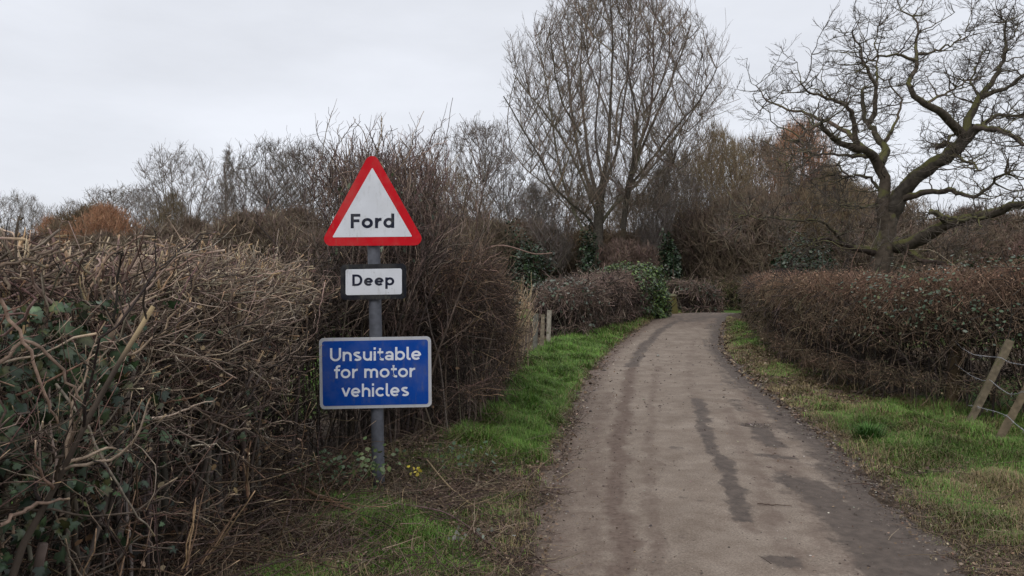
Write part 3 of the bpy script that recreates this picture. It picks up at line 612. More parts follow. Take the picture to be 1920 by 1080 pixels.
# ------------------------------------------------------------------ hedges
class Path:
    def __init__(s, pts):
        p = resample(pts, 120)
        for _ in range(6): p[1:-1] = .25 * p[:-2] + .5 * p[1:-1] + .25 * p[2:]
        s.p = p; d = np.concatenate([[0], np.cumsum(np.linalg.norm(np.diff(p, axis=0), axis=1))]); s.s = d; s.L = d[-1]
        t = norm(np.gradient(p, axis=0)); s.t = t
    def at(s, q):
        x = np.stack([np.interp(q, s.s, s.p[:, k]) for k in (0, 1)], 1); t = norm(np.stack([np.interp(q, s.s, s.t[:, k]) for k in (0, 1)], 1))
        return x, t, np.stack([-t[:, 1], t[:, 0]], 1)
def hedge_samples(path, n, W, H, near=1.3, jag=.05, taper=1.0):
    """points on the clipped shell of a hedge: position, outward normal"""
    cand = R.random(n * 6) * path.L; x, _, _ = path.at(cand); wgt = 1 / np.maximum(np.hypot(x[:, 0], x[:, 1]), 2) ** near
    s = R.choice(cand, n, p=wgt / wgt.sum()); x, t, nn = path.at(s); f = s / path.L
    h = np.interp(f, *H) if isinstance(H, tuple) else np.full(n, H); wd = np.interp(f, *W) if isinstance(W, tuple) else np.full(n, W)
    e = np.minimum(s, path.L - s); ef = np.clip(1 - (1 - np.clip(e / (wd / 2 * taper), 0, 1)) ** 2.2, .02, 1) ** .5
    th = R.uniform(-.22, math.pi + .22, n); c, sn = np.cos(th), np.sin(th)
    q = .45; cx = np.sign(c) * np.abs(c) ** q; cz = np.sign(sn) * np.abs(sn) ** q
    h2 = h * (.82 + .18 * ef); z = np.where(cz > 0, h2 * (.35 + .65 * cz), h2 * .35 * (1 + cz))
    lump = 1 + .30 * (vnoise(s * 1.1 + 20, z * 1.5 + np.sign(c) * 30) - .5) + .16 * (vnoise(s * 3.3, z * 3.3 + np.sign(c) * 9) - .5)
    off = cx * wd / 2 * ef * lump
    zz = z * (1 + .06 * (vnoise(s * 1.2 + 5, off) - .5)) + R.normal(0, jag, n) * (cz > .5)
    pos = np.stack([x[:, 0] + nn[:, 0] * off, x[:, 1] + nn[:, 1] * off, 0 * s], 1)
    pos[:, 2] = ground_z(pos[:, 0], pos[:, 1]) + np.maximum(zz, .02)
    ncx = c * np.abs(c) ** .3; ncz = np.clip(sn, -.1, 1)
    nr = np.stack([nn[:, 0] * ncx, nn[:, 1] * ncx, ncz], 1); endn = np.where(s < path.L / 2, -1, 1) * (1 - ef) * 1.5
    nr[:, :2] += t * endn[:, None]
    return pos, norm(nr), s, z / h
def hedge(geo, path, n, W, H, cols, ln=(.15, .4), r=.0028, up=.35, near=1.3, depth=.08, tip=None, wob=.16, jag=.05, K=4, spread=.55, taper=1.0):
    pos, nr, s, zf = hedge_samples(path, n, W, H, near, jag, taper)
    pos = pos - nr * np.abs(R.normal(0, depth, n))[:, None]
    d = norm(nr * R.uniform(.2, 1, (n, 1)) + (0, 0, up) + R.normal(0, spread, (n, 3))); l = R.uniform(*ln, n)
    P_, Q_ = grow(pos, -d, l, r * .45, r, K, wob); P_ = P_[:, ::-1]; Q_ = Q_[:, ::-1]
    dist = np.hypot(pos[:, 0], pos[:, 1]); Q_ = Q_ * np.clip(dist / 9, .75, 2.6)[:, None] * R.uniform(.6, 1.5, n)[:, None]
    P_[:, :, 2] = np.maximum(P_[:, :, 2], ground_z(P_[:, :, 0], P_[:, :, 1]) + .01)
    c = pal(cols, n, .28) if not callable(cols) else cols(pos, zf, n)
    geo.tubes(P_, Q_, c, 3, tip=None if tip is None else np.where((R.random(n) < tip[0])[:, None], pal(tip[1], n, .2), c))
    return pos, nr, zf
def hedge_stems(geo, path, n, W, H, cols, r=(.006, .018), near=1.2, lean=.12, frac=(.6, .95)):
    cand = R.random(n * 6) * path.L; x, _, _ = path.at(cand); wgt = 1 / np.maximum(np.hypot(x[:, 0], x[:, 1]), 2) ** near
    s = R.choice(cand, n, p=wgt / wgt.sum()); x, t, nn = path.at(s); f = s / path.L
    h = np.interp(f, *H) if isinstance(H, tuple) else np.full(n, H); wd = np.interp(f, *W) if isinstance(W, tuple) else np.full(n, W)
    b = x + nn * (R.uniform(-.42, .42, n) * wd)[:, None]; z = ground_z(b[:, 0], b[:, 1]) - .02
    P_, Q_ = grow(np.column_stack([b, z]), np.column_stack([R.normal(0, lean, (n, 2)), np.ones(n)]), h * R.uniform(*frac, n), R.uniform(*r, n), .004, 7, .09)
    geo.tubes(P_, Q_, pal(cols, n, .25), 5); return P_, Q_

# --- right hedge
RH = Path([(10.5, 7.6), (8.2, 7.4), (6.5, 7.6), (5.4, 8.4), (4.85, 9.9), (5.0, 12.1), (5.95, 16.3), (7.5, 22.6), (9.4, 28.5)])
RW, RHH = ([0, .3, 1], [1.5, 1.45, 1.5]), ([0, .17, .3, .42, .6, .85, 1], [1.62, 1.62, 1.54, 1.52, 1.48, 1.30, 1.05])
rh = thing('trimmed_hedge', 'long flat topped reddish brown hedge along the right side of the lane', 'hedge', (5.5, 12, 0))
REDB = [(.165, .102, .073), (.205, .135, .095), (.12, .08, .06), (.25, .175, .125), (.10, .08, .055)]
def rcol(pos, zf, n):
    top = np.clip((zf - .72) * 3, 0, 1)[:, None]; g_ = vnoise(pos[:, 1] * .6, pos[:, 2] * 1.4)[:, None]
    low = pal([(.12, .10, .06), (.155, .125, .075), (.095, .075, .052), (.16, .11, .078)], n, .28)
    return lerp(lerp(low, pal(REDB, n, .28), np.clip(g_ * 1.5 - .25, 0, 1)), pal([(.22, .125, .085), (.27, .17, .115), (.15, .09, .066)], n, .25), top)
g = Geo(); hedge_stems(g, RH, 420, RW, RHH, [(.07, .055, .045), (.1, .08, .06), (.05, .042, .036)], near=1.0); g.obj('stems', M_TWIG, rh)
g = Geo()
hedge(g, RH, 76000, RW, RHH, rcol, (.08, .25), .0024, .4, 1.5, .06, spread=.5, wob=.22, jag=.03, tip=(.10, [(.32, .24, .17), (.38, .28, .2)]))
hedge(g, RH, 26000, RW, RHH, [(.06, .045, .038), (.045, .035, .03), (.08, .06, .045)], (.2, .55), .004, .3, 1.2, .32)  # core fill: dark twig colour adds to the shade inside
g.obj('twigs', M_TWIG, rh)
g = Geo(); n = 15000; pos, nr, s_, zf = hedge_samples(RH, n, RW, RHH, 1.5); pos -= nr * np.abs(R.normal(0, .07, n))[:, None]
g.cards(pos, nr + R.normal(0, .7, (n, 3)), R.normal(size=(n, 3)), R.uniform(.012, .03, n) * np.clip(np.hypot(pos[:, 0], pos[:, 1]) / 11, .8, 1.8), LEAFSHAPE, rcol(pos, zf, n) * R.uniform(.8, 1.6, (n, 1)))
g.obj('dead_leaves', M_DEADLEAF, rh)
# brambles and ivy over its near end
BR = [(.045, .075, .035), (.06, .09, .05), (.03, .052, .026), (.085, .11, .075), (.075, .085, .03)]
br = thing('bramble', 'grey green leafy bramble scrambling over the near end of the right hedge', 'bramble', (6.6, 8.0, .05))
g = Geo(); n = 26000; pos, nr, s_, zf = hedge_samples(RH, n, RW, RHH, 2.0, jag=.07)
k = (R.random(n) < np.clip((7.3 - s_) / 2.2, 0, 1) * np.clip(vnoise(pos[:, 0] * 2.2 + 3, pos[:, 2] * 2.6) * 2.8 - .8, 0, 1) * (.5 + .5 * (zf > .5))); pos, nr = pos[k] + nr[k] * R.uniform(-.1, .1, (k.sum(), 1)), nr[k]
g.cards(pos, nr + R.normal(0, .55, (len(pos), 3)) + (0, 0, .5), R.normal(size=(len(pos), 3)), R.uniform(.022, .05, len(pos)), LEAFSHAPE, pal(BR, len(pos), .25)); g.obj('leaves', M_LEAF, br)
g = Geo(); n = 150; pos, nr, s_, zf = hedge_samples(RH, n, RW, RHH, 2.5); k = s_ < 8.5; pos, nr = pos[k], nr[k]
P_, Q_ = grow(pos - nr * .1, nr * .6 + R.normal(0, .5, nr.shape) + (0, 0, .6), R.uniform(.4, 1.0, len(pos)), .004, .0015, 9, .12, (0, 0, -.09)); P_[:, :, 2] = np.maximum(P_[:, :, 2], .05)
g.tubes(P_, Q_, pal([(.16, .09, .075), (.25, .19, .14), (.12, .13, .07)], len(pos), .2), 4); g.obj('canes', M_TWIG, br)

# --- far left hedge, ivy bush on it, hedge beyond the pier
def simple_hedge(name, label, pts, n, W, H, cols, tipc, ln=(.15, .4), r=.003, leaves=None, **kw):
    pth = Path(pts); t_ = thing(name, label, 'hedge', (*pth.p[60], 0)); g = Geo(); hedge_stems(g, pth, int(n / 90) + 30, W, H, [(.07, .055, .045), (.12, .1, .08)], near=.5); g.obj('stems', M_TWIG, t_)
    g = Geo(); hedge(g, pth, n, W, H, cols, ln, r, tip=(.25, tipc), **kw); hedge(g, pth, n // 2, W, H, [(.06, .045, .04), (.045, .036, .03)], (.2, .5), .0045, .3, 1, .28); g.obj('twigs', M_TWIG, t_)  # second twig layer is darker: interior shade painted in
    return pth, t_
PURP = [(.165, .115, .095), (.20, .145, .118), (.12, .088, .075), (.24, .18, .145)]
PALE = [(.38, .29, .21), (.32, .23, .17)]
LH, lh = simple_hedge('trimmed_hedge', 'low purple brown hedge on the bank left of the lane before the pier', [(.85, 17.0), (1.5, 19), (2.6, 22), (3.8, 25), (4.6, 27)], 16000, 1.3, ([0, .15, .5, 1], [1.1, 1.22, 1.36, 1.5]), PURP, PALE, near=1.0)
g = Geo(); n = 2200; pos, nr, s_, zf = hedge_samples(LH, n, 1.35, 1.2, 1.); k = (s_ < 2.6) & (R.random(n) < .9 - .25 * s_); pos = pos[k] + nr[k] * .03
g.cards(pos, nr[k] + R.normal(0, .5, (len(pos), 3)), R.normal(size=(len(pos), 3)), R.uniform(.05, .09, len(pos)), LEAFSHAPE, pal([(.07, .085, .06), (.05, .065, .04), (.11, .12, .09)], len(pos))); g.obj('leaves', M_LEAF, lh)
H2, h2 = simple_hedge('trimmed_hedge', 'short hedge sloping down beyond the bridge pier', [(6.7, 30.4), (7.5, 31.6), (8.4, 34), (9.0, 38), (9.2, 42)], 11000, 1.6, ([0, .4, 1], [1.35, 1.15, 1.0]), PURP + [(.1, .085, .05)], PALE, ln=(.2, .5), r=.004, near=.5)
g = Geo(); n = 1500; pos, nr, s_, zf = hedge_samples(H2, n, 1.7, 1.2, 1.); k = (s_ < 2.2); pos = pos[k]
g.cards(pos, nr[k] + R.normal(0, .5, (len(pos), 3)), R.normal(size=(len(pos), 3)), R.uniform(.07, .12, len(pos)), LEAFSHAPE, pal([(.025, .045, .02), (.04, .06, .03)], len(pos))); g.obj('leaves', M_LEAF, h2)
H3, h3 = simple_hedge('trimmed_hedge', 'low dull green and brown hedge facing the lane where it drops out of sight', [(8.2, 44), (11.5, 42), (15, 40)], 7000, 1.6, ([0, 1], [1.5, 1.6]), [(.10, .085, .045), (.13, .09, .06), (.07, .075, .03)], PALE, ln=(.25, .6), r=.005, near=.3)
def leaf_bush(name, label, cat, c, rad, n, size, cols, mat=None, stems=40, lump=.35):
    t_ = thing(name, label, cat, tuple(c)); c = np.array(c, float); rad = np.array(rad, float)
    v = norm(R.normal(size=(n, 3))); v[:, 2] = np.abs(v[:, 2]) * 1.0
    lf = 1 + lump * 2 * (vnoise(v[:, 0] * 2.6 + c[0] * 3 + 50, v[:, 2] * 2.6 + v[:, 1] * 2 + 50) - .5)
    pos = c + v * rad * (lf * np.cbrt(R.uniform(.3, 1, n)))[:, None] * (1, 1, 1)
    pos[:, 2] = np.maximum(pos[:, 2], c[2] + .02); cl = R.random(n)
    g = Geo(); g.cards(pos, v + R.normal(0, .6, (n, 3)) + (0, 0, .4), R.normal(size=(n, 3)), R.uniform(*size, n), LEAFSHAPE, pal(cols, n, .3)); g.obj('leaves', mat or M_LEAF, t_)
    g = Geo(); b = c + np.column_stack([R.normal(0, .25, (stems, 2)) * rad[:2], np.zeros(stems)]); P_, Q_ = grow(b, np.column_stack([R.normal(0, .6, (stems, 2)), np.ones(stems)]), rad[2] * R.uniform(.6, 1.0, stems), .012 * rad[2], .004, 6, .14)
    g.tubes(P_, Q_, pal([(.08, .06, .045)], stems), 5); g.obj('stems', M_TWIG, t_); return t_
ivb = leaf_bush('ivy_bush', 'bright and dark green ivy mound on the hedge left of the bridge pier', 'ivy', (4.62, 26.0, base_z(26.0)), (.72, .8, 1.62), 6500, (.05, .1), [(.05, .09, .028), (.075, .13, .035), (.13, .18, .045), (.03, .055, .022)])
g = Geo(); n = 9000; pos, nr, s_, zf = hedge_samples(LH, n, 1.5, ([0, .15, .5, 1], [1.15, 1.27, 1.42, 1.6]), .3, taper=.5); k = R.random(n) < sstep(LH.L - 4.6, LH.L - 2.6, s_); pos = pos[k] + nr[k] * R.uniform(0, .12, (k.sum(), 1)); m_ = len(pos)
g.cards(pos, nr[k] + R.normal(0, .6, (m_, 3)) + (0, 0, .3), R.normal(size=(m_, 3)), R.uniform(.05, .1, m_), LEAFSHAPE, lerp(pal([(.03, .055, .022), (.05, .08, .028)], m_, .3), pal([(.10, .155, .04), (.13, .18, .05)], m_, .3), (sstep(.6, .95, zf[k]) * (R.random(m_) < .4))[:, None])); g.obj('trailing_leaves', M_LEAF, ivb)

# ------------------------------------------------------------------ near left hedge, flailed and half stripped
nh = thing('flailed_hedge', 'near left hedge with chopped pale branch ends and ivy low down', 'hedge', (-1.9, 3.2, .1))
FRESH = [(.46, .35, .23), (.54, .43, .30), (.40, .28, .17), (.48, .32, .18)]
GREY = [(.165, .12, .09), (.22, .168, .128), (.12, .087, .068), (.27, .21, .16)]
DARK = [(.048, .037, .031), (.068, .052, .042), (.036, .028, .024)]  # dark wood tones; on inner twigs they also stand for shade
PALET = [(.34, .27, .21), (.41, .335, .265), (.27, .205, .155)]
def put(geo, P_, Q_, cols, sides=3, tipp=0.0, jit=.36, cap=True):
    pxm = (960 + F * P_[:, :, 0] / P_[:, :, 1]).max(1); k_ = (pxm < 606 + R.normal(0, 8, len(P_))) | (P_[:, :, 1].min(1) > 5.35) | (P_[:, :, 2].max(1) < .62)
    P_, Q_ = P_[k_].copy(), Q_[k_] * .82; P_[:, 1:] += R.normal(0, .0042, P_[:, 1:].shape); Q_ *= np.exp(R.normal(0, .12, Q_.shape)); N = len(P_); c = pal(cols, N, jit)
    tip = np.where((R.random(N) < tipp)[:, None], pal(FRESH, N, .15), c) if tipp else None
    P_[:, :, 2] = np.maximum(P_[:, :, 2], ground_z(P_[:, :, 0], P_[:, :, 1]) + .01)
    geo.tubes(P_, Q_, c, sides, tip=tip, cap=cap)
def clip_top(P_, h):
    P_[:, :, 2] = np.minimum(P_[:, :, 2], h(P_[:, :, 0], P_[:, :, 1])); return P_
def near_top(x, y): return ground_z(x, y) * 0 + 1.66 + .05 * np.sin(y * 3.1) + .10 * (vnoise(y * 2.2, x * 2.2) - .5) - .06 * sstep(4.4, 5.6, y)
g = Geo()
n = 190; y = R.uniform(.9, 5.9, n); x = R.uniform(-2.7, -1.5, n) 
P_, Q_ = grow(np.column_stack([x, y, ground_z(x, y) - .03]), np.column_stack([R.normal(0, .10, n), R.normal(.03, .12, n), np.ones(n)]), R.uniform(1.0, 1.55, n), R.uniform(.008, .021, n), R.uniform(.006, .011, n), 9, .06)
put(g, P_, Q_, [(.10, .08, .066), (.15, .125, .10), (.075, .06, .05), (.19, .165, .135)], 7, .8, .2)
S_P, S_Q = P_, Q_
for bx, by, lx, h_, r_ in ((-1.45, 2.28, .10, .62, .022), (-1.62, 2.9, .03, 1.3, .016), (-1.66, 3.25, .05, 1.38, .019), (-1.64, 3.5, .09, 1.3, .014), (-1.7, 4.3, -.02, 1.4, .016), (-1.6, 4.9, .05, 1.3, .012)):
    P1, Q1 = grow(np.array([[bx, by, gz(bx, by)]]), np.array([[lx, .05, 1]]), h_, r_, r_ * .75, 12, .05); put(g, P1, Q1, [(.15, .122, .10)], 9, .5, .15)
g.obj('stems', M_BARK, nh, smooth=True)
g = Geo()
b, d, ln, r, t, ix = spawn(S_P, S_Q, 11, .5, 1, 1.0, .3, .15); N = len(b)                       # branches
P1, Q1 = grow(b, d, R.uniform(.2, .65, N), np.minimum(r * .6, .0065), .0026, 12, .22, (0.02, 0, .05)); P1 = clip_top(P1, near_top); put(g, P1, Q1, GREY + DARK, 5, .65)
FP = Path([(-2.1, 4.9), (-1.85, 5.7), (-1.65, 6.7)]); hedge(g, FP, 4200, .8, 1.5, DARK + [(.10, .075, .06)], (.15, .5), .004, .3, 0, .3, wob=.2); hedge_stems(g, FP, 60, .8, 1.5, [(.07, .055, .045), (.1, .08, .06)], (.006, .013), 0)
b, d, ln, r, t, ix = spawn(P1, Q1, 4.5, .2, 1, .8, .3, .1); N = len(b)
P2, Q2 = grow(b, d, R.uniform(.08, .32, N), np.minimum(r * .7, .0035), .0013, 6, .2, (0, 0, .04)); P2 = clip_top(P2, lambda x, y: near_top(x, y) + .06); put(g, P2, Q2, GREY + DARK + [(.17, .10, .085)], 3, .45)
b, d, ln, r, t, ix = spawn(P1, Q1, 7, .1, 1, 1.0, .35, .05); N = len(b); P3, Q3 = grow(b, d, R.uniform(.015, .075, N), .0021, .0012, 3, .2); put(g, P3, Q3, GREY + DARK, 3, .3)
n = 9500; x = R.uniform(-2.75, -1.75, n); y = R.uniform(.8, 6.2, n); z = R.uniform(.03, 1.0, n) ** .6 * 1.58                # tangle inside, coloured dark to deepen the shade there
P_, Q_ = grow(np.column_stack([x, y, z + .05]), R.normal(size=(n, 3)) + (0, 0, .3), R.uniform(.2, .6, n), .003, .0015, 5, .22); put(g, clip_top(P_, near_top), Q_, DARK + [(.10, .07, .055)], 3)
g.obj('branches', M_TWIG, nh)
g = Geo()                                                                                        # long pale laid branches towards the sign
n = 300; y = R.uniform(2.9, 5.3, n); z = 1.62 - np.abs(R.normal(0, .40, n)) ; z = np.clip(z, .25, 1.6); x = R.uniform(-2.0, -1.5, n)
P_, Q_ = grow(np.column_stack([x, y, z]), np.column_stack([R.uniform(.2, .9, n), R.uniform(.35, 1.0, n), R.normal(-.16, .34, n)]), R.uniform(.25, .75, n), R.uniform(.0032, .0066, n), R.uniform(.002, .004, n), 14, .17, (0.0, 0, .045)); put(g, clip_top(P_, near_top), Q_, PALET + GREY, 5, .8)
b, d, ln, r, t, ix = spawn(P_, Q_, 3.0, .15, 1, .6, .25, .08); N = len(b)
P2, Q2 = grow(b, d, R.uniform(.08, .3, N), np.minimum(r * .7, .0032), .0014, 6, .16, (0, 0, .07)); put(g, P2, Q2, PALET + GREY, 3, .4)
b, d, ln, r, t, ix = spawn(P_, Q_, 9, .1, 1, 1.0, .35, .05); N = len(b); P3, Q3 = grow(b, d, R.uniform(.015, .08, N), .0022, .0012, 3, .2); put(g, P3, Q3, PALET + GREY, 3, .3)
n = 260; y = R.uniform(1.2, 4.2, n); z = R.uniform(.3, 1.6, n); x = R.uniform(-1.9, -1.5, n)                                      # and a few at the near end
P_, Q_ = grow(np.column_stack([x, y, z]), R.normal(size=(n, 3)) + (.5, .3, .1), R.uniform(.2, .6, n), R.uniform(.003, .006, n), .0025, 11, .2); put(g, clip_top(P_, near_top), Q_, GREY + [(.2, .12, .09)], 5, .7)
g.obj('laid_branches', M_TWIG, nh)
g = Geo()                                                                                        # chopped tops, frayed pale wood
n = 2100; y = R.uniform(1.0, 5.9, n); x = R.uniform(-2.6, -1.38, n); z = near_top(x, y) - np.abs(R.normal(0, .10, n)) - .06
P_, Q_ = grow(np.column_stack([x, y, z]), R.normal(0, .75, (n, 3)) + (0.1, 0.1, .45), R.uniform(.08, .34, n), R.uniform(.003, .007, n), R.uniform(.0022, .005, n), 6, .12); P_ = clip_top(P_, lambda x, y: near_top(x, y) + .10 * vnoise(x * 9, y * 9)); put(g, P_, Q_, GREY + [(.18, .12, .10)], 5, .75)
n = 230; y = R.uniform(1.1, 5.8, n); x = R.uniform(-2.3, -1.38, n); z = near_top(x, y) - np.abs(R.normal(0, .16, n)) + .02
for k in range(4):                                                                               # split stubs: short bundles of splinters
    P_, Q_ = grow(np.column_stack([x, y, z]) + R.normal(0, .006, (n, 3)), R.normal(0, .35, (n, 3)) + (0.05, .05, 1), R.uniform(.03, .10, n), R.uniform(.003, .0065, n), .0012, 3, .1); put(g, P_, Q_, FRESH, 4, 0, .2)
g.obj('chopped_tops', M_TWIG, nh)
g = Geo()                                                                                        # dead canes and debris at the foot
n = 850; y = R.uniform(1.2, 5.6, n); x = R.uniform(-2.1, -1.2, n) + .25 * sstep(2.2, 4.5, y) * R.random(n); z = ground_z(x, y) + np.abs(R.normal(0, .22, n))
P_, Q_ = grow(np.column_stack([x, y, z]), R.normal(size=(n, 3)) * (1, 1, .7) + (0.1, .1, .25), R.uniform(.15, .7, n), R.uniform(.002, .0052, n), .0018, 7, .10, (0, 0, -.02)); put(g, P_, Q_, [(.11, .068, .045), (.15, .098, .062), (.19, .135, .09), (.07, .048, .038), (.09, .062, .052)], 4, .25)
for px, py, d_, dx, dy, dz, l_, r_ in ((345, 1070, 2.85, .1, .3, .8, .30, .005), (385, 1060, 3.1, .4, .3, .75, .30, .0055), (465, 930, 3.9, .02, .0, 1, .26, .008)):
    c = pt(px, py, d_)
    for k in range(3):
        P1, Q1 = grow((c + R.normal(0, .01, 3))[None], np.array([[dx, dy, dz]]) + R.normal(0, .06, (1, 3)), l_ * R.uniform(.7, 1.1), r_, r_ * .5, 6, .03); put(g, P1, Q1, [(.27, .18, .105), (.2, .13, .08)], 5, .4)
g.obj('dead_canes', M_TWIG, nh)
# long single stems across its face
for pts, r_ in (([(105, 720, 2.3), (150, 780, 2.25), (190, 850, 2.25), (230, 930, 2.3), (290, 1005, 2.4)], .006), ([(-20, 700, 2.0), (60, 625, 2.05), (110, 690, 2.1), (160, 760, 2.15)], .008),
                ([(0, 985, 2.0), (60, 945, 2.1), (130, 935, 2.2)], .008), ([(0, 560, 1.95), (75, 700, 2.05), (110, 800, 2.15)], .007), ([(90, 480, 2.4), (165, 455, 2.5), (250, 457, 2.7)], .005), ([(0, 500, 2.1), (60, 485, 2.15), (130, 452, 2.3)], .0065),
                ([(330, 750, 3.6), (375, 765, 3.7), (410, 800, 3.7), (470, 805, 3.8)], .008), ([(340, 760, 3.5), (430, 785, 3.8), (515, 755, 4.3)], .009)):
    g = Geo(); p = smooth_poly([pt(*q) for q in pts], 14); p[1:-1] += R.normal(0, .004, (12, 3)); g.tubes(p[None], .72 * np.linspace(r_, r_ * .6, 14)[None], pal(GREY + [(.3, .22, .16)], 1), 7, tip=np.array(FRESH[:1]), cap=True); g.obj('long_stem', M_TWIG, nh, smooth=True)
g = Geo()                                                                                        # ivy
N = 0; POS = []
for px, py, d_, sd, n in ((130, 600, 2.45, .13, 34), (160, 690, 2.45, .15, 75), (70, 660, 2.2, .13, 40), (60, 760, 2.2, .17, 70), (190, 760, 2.6, .16, 60), (110, 860, 2.3, .2, 60), (40, 960, 2.1, .2, 60), (230, 690, 2.7, .10, 30), (280, 850, 2.9, .22, 50), (400, 700, 3.9, .25, 30), (120, 1030, 2.2, .2, 50), (320, 600, 3.3, .15, 10)):
    n = int(n * 1.45); c = pt(px, py, d_); POS.append(c + R.normal(0, 1, (n, 3)) * (sd * .55, sd * 1.2, sd))
pos = np.concatenate(POS); pos[:, 0] = np.clip(pos[:, 0] - .02, -2.3, -1.35 - .13 * R.random(len(pos))); pos[:, 2] = np.clip(pos[:, 2], .1, 1.5); n = len(pos)
g.lobed(pos, R.normal(0, .65, (n, 3)) + (.75, -.45, .45), R.normal(0, .6, (n, 3)) + (.1, 0, -.8), R.uniform(.018, .055, n) * R.uniform(.7, 1.1, n), IVY, pal([(.028, .05, .022), (.04, .068, .028), (.05, .08, .038), (.018, .034, .016), (.06, .085, .05), (.06, .065, .025)], n, .3))
n = 3600; x = R.uniform(-2.7, -1.72, n); y = R.uniform(.8, 5.8, n); z = R.uniform(.03, 1.2, n)
g.cards(np.column_stack([x, y, z]), R.normal(size=(n, 3)) + (.5, -.3, .5), R.normal(size=(n, 3)), R.uniform(.03, .06, n), IVY, pal([(.022, .038, .02), (.03, .05, .026), (.045, .035, .025)], n, .25), .3)  # inner leaves in darker greens, interior shade put into their colour
g.obj('ivy', M_LEAF, nh)
g = Geo(); n = 420; y = R.uniform(1.3, 5.4, n); x = R.uniform(-1.75, -1.38, n); z = R.uniform(.15, 1.5, n)
g.cards(np.column_stack([x, y, z]), R.normal(size=(n, 3)), R.normal(size=(n, 3)), R.uniform(.015, .038, n), LEAFSHAPE, pal([(.3, .2, .11), (.2, .12, .07), (.38, .29, .19)], n), .5); g.obj('dead_leaves', M_DEADLEAF, nh)

# ------------------------------------------------------------------ tall shrub behind the sign and the thicket beside it
ts = thing('tall_shrub', 'tall untrimmed purple brown shrub rising behind the sign', 'shrub', (-1.3, 7.0, .1))
TS = Path([(-1.22, 6.15), (-1.14, 7.0), (-1.0, 8.0)]); TW, TH = ([0, .5, 1], [.70, .82, .75]), ([0, .4, 1], [2.65, 2.75, 2.80])
PB = [(.13, .09, .08), (.17, .12, .10), (.095, .07, .064), (.22, .165, .13)]
g = Geo(); A, B = hedge_stems(g, TS, 90, TW, TH, [(.09, .07, .06), (.12, .095, .075), (.06, .048, .042)], (.007, .016), 0, .10, (.7, .93)); g.obj('stems', M_TWIG, ts)
g = Geo()
b, d, ln, r, t, ix = spawn(A, B, 13, .2, 1, .55, .25, .2); N = len(b)
P1, Q1 = grow(b, d, R.uniform(.2, .55, N), np.minimum(r * .6, .0055), .0022, 10, .2, (0, 0, .09)); P1 = clip_top(P1, lambda x, y: 2.72 + .35 * vnoise(x * 9, y * 9)); put(g, P1, Q1, PB, 4, .15)
b, d, ln, r, t, ix = spawn(P1, Q1, 5, .15, 1, .6, .25, .2); N = len(b)
P2, Q2 = grow(b, d, R.uniform(.06, .26, N), np.minimum(r * .7, .003), .0014, 7, .24, (0, 0, .06)); put(g, P2, Q2, PB, 3, .1)
n = 320; y = 6.2 + R.random(n) * 1.8; x = -1.12 + (y - 7) * .1 + R.uniform(-.46, .46, n); z = 2.15 + .3 * R.random(n)                                   # upright knobbly top shoots
P3, Q3 = grow(np.column_stack([x, y, z]), np.column_stack([R.normal(0, .16, n) + (x + 1.12) * .25, R.normal(0, .16, n), np.ones(n)]), R.uniform(.2, .62, n) * (1 - .25 * np.abs(x + 1.12)), .006, .0028, 12, .2, (0, 0, .06)); put(g, P3, Q3, PB, 4)
b, d, ln, r, t, ix = spawn(P3, Q3, 7, .05, 1, .7, .2, .1); N = len(b); P4, Q4 = grow(b, d, R.uniform(.03, .16, N), .0028, .0014, 4, .15, (0, 0, .05)); put(g, P4, Q4, PB, 3)
hedge(g, TS, 2200, TW, ([0, 1], [2.25, 2.35]), PB + [(.12, .09, .05)], (.15, .45), .003, .4, 0, .15, wob=.2); hedge(g, TS, 4200, TW, ([0, 1], [1.8, 1.9]), DARK, (.2, .5), .004, .3, 0, .3, wob=.2)  # DARK layer paints the shaded inside of the lower shrub
g.obj('twigs', M_TWIG, ts)
g = Geo(); n = 900; pos, nr, s_, zf = hedge_samples(TS, n, TW, TH, 0); k = (zf < .85); pos, nr = pos[k] - nr[k] * .05, nr[k]; n = len(pos)
g.cards(pos, nr + R.normal(0, .6, (n, 3)), R.normal(size=(n, 3)), R.uniform(.03, .055, n), LEAFSHAPE, pal([(.05, .075, .035), (.07, .09, .05), (.12, .085, .05), (.035, .05, .025)], n)); g.obj('leaves', M_LEAF, ts)
th = thing('thicket', 'brown bramble thicket swelling out right of the sign', 'thicket', (-.55, 8.6, .1))
TP = Path([(-.80, 6.7), (-.62, 7.6), (-.52, 9.0), (-.46, 10.6), (-.38, 12.2)]); PW, PH = ([0, .3, 1], [.75, .95, .7]), ([0, .25, .5, .8, 1], [1.5, 1.72, 1.45, 1.15, 1.0])
TB = [(.14, .095, .075), (.19, .135, .105), (.105, .072, .06), (.23, .155, .10), (.08, .06, .05)]
g = Geo(); A, B = hedge_stems(g, TP, 170, PW, PH, [(.12, .095, .075), (.16, .12, .09), (.08, .062, .05)], (.005, .012), .3, .14, (.6, 1.0)); g.obj('stems', M_TWIG, th)
g = Geo(); hedge(g, TP, 14000, PW, PH, TB, (.10, .34), .0027, .1, .8, .10, wob=.3, K=6, spread=1.0, tip=(.12, PALET)); hedge(g, TP, 8000, PW, PH, DARK, (.2, .5), .0036, .3, .5, .28, wob=.2)  # DARK twigs set deeper, their colour standing for inner shade
n = 650; pos, nr, s_, zf = hedge_samples(TP, n, PW, PH, .8); P_, Q_ = grow(pos - nr * .12, nr * .7 + R.normal(0, .45, (n, 3)) + (.1, 0, .5), R.uniform(.25, .6, n), .0036, .0016, 12, .2, (.01, -.01, -.05)); put(g, P_, Q_, TB + [(.25, .17, .13)], 4)
g.obj('twigs', M_TWIG, th)
g = Geo(); n = 2600; pos, nr, s_, zf = hedge_samples(TP, n, PW, PH, .8); pos -= nr * .05
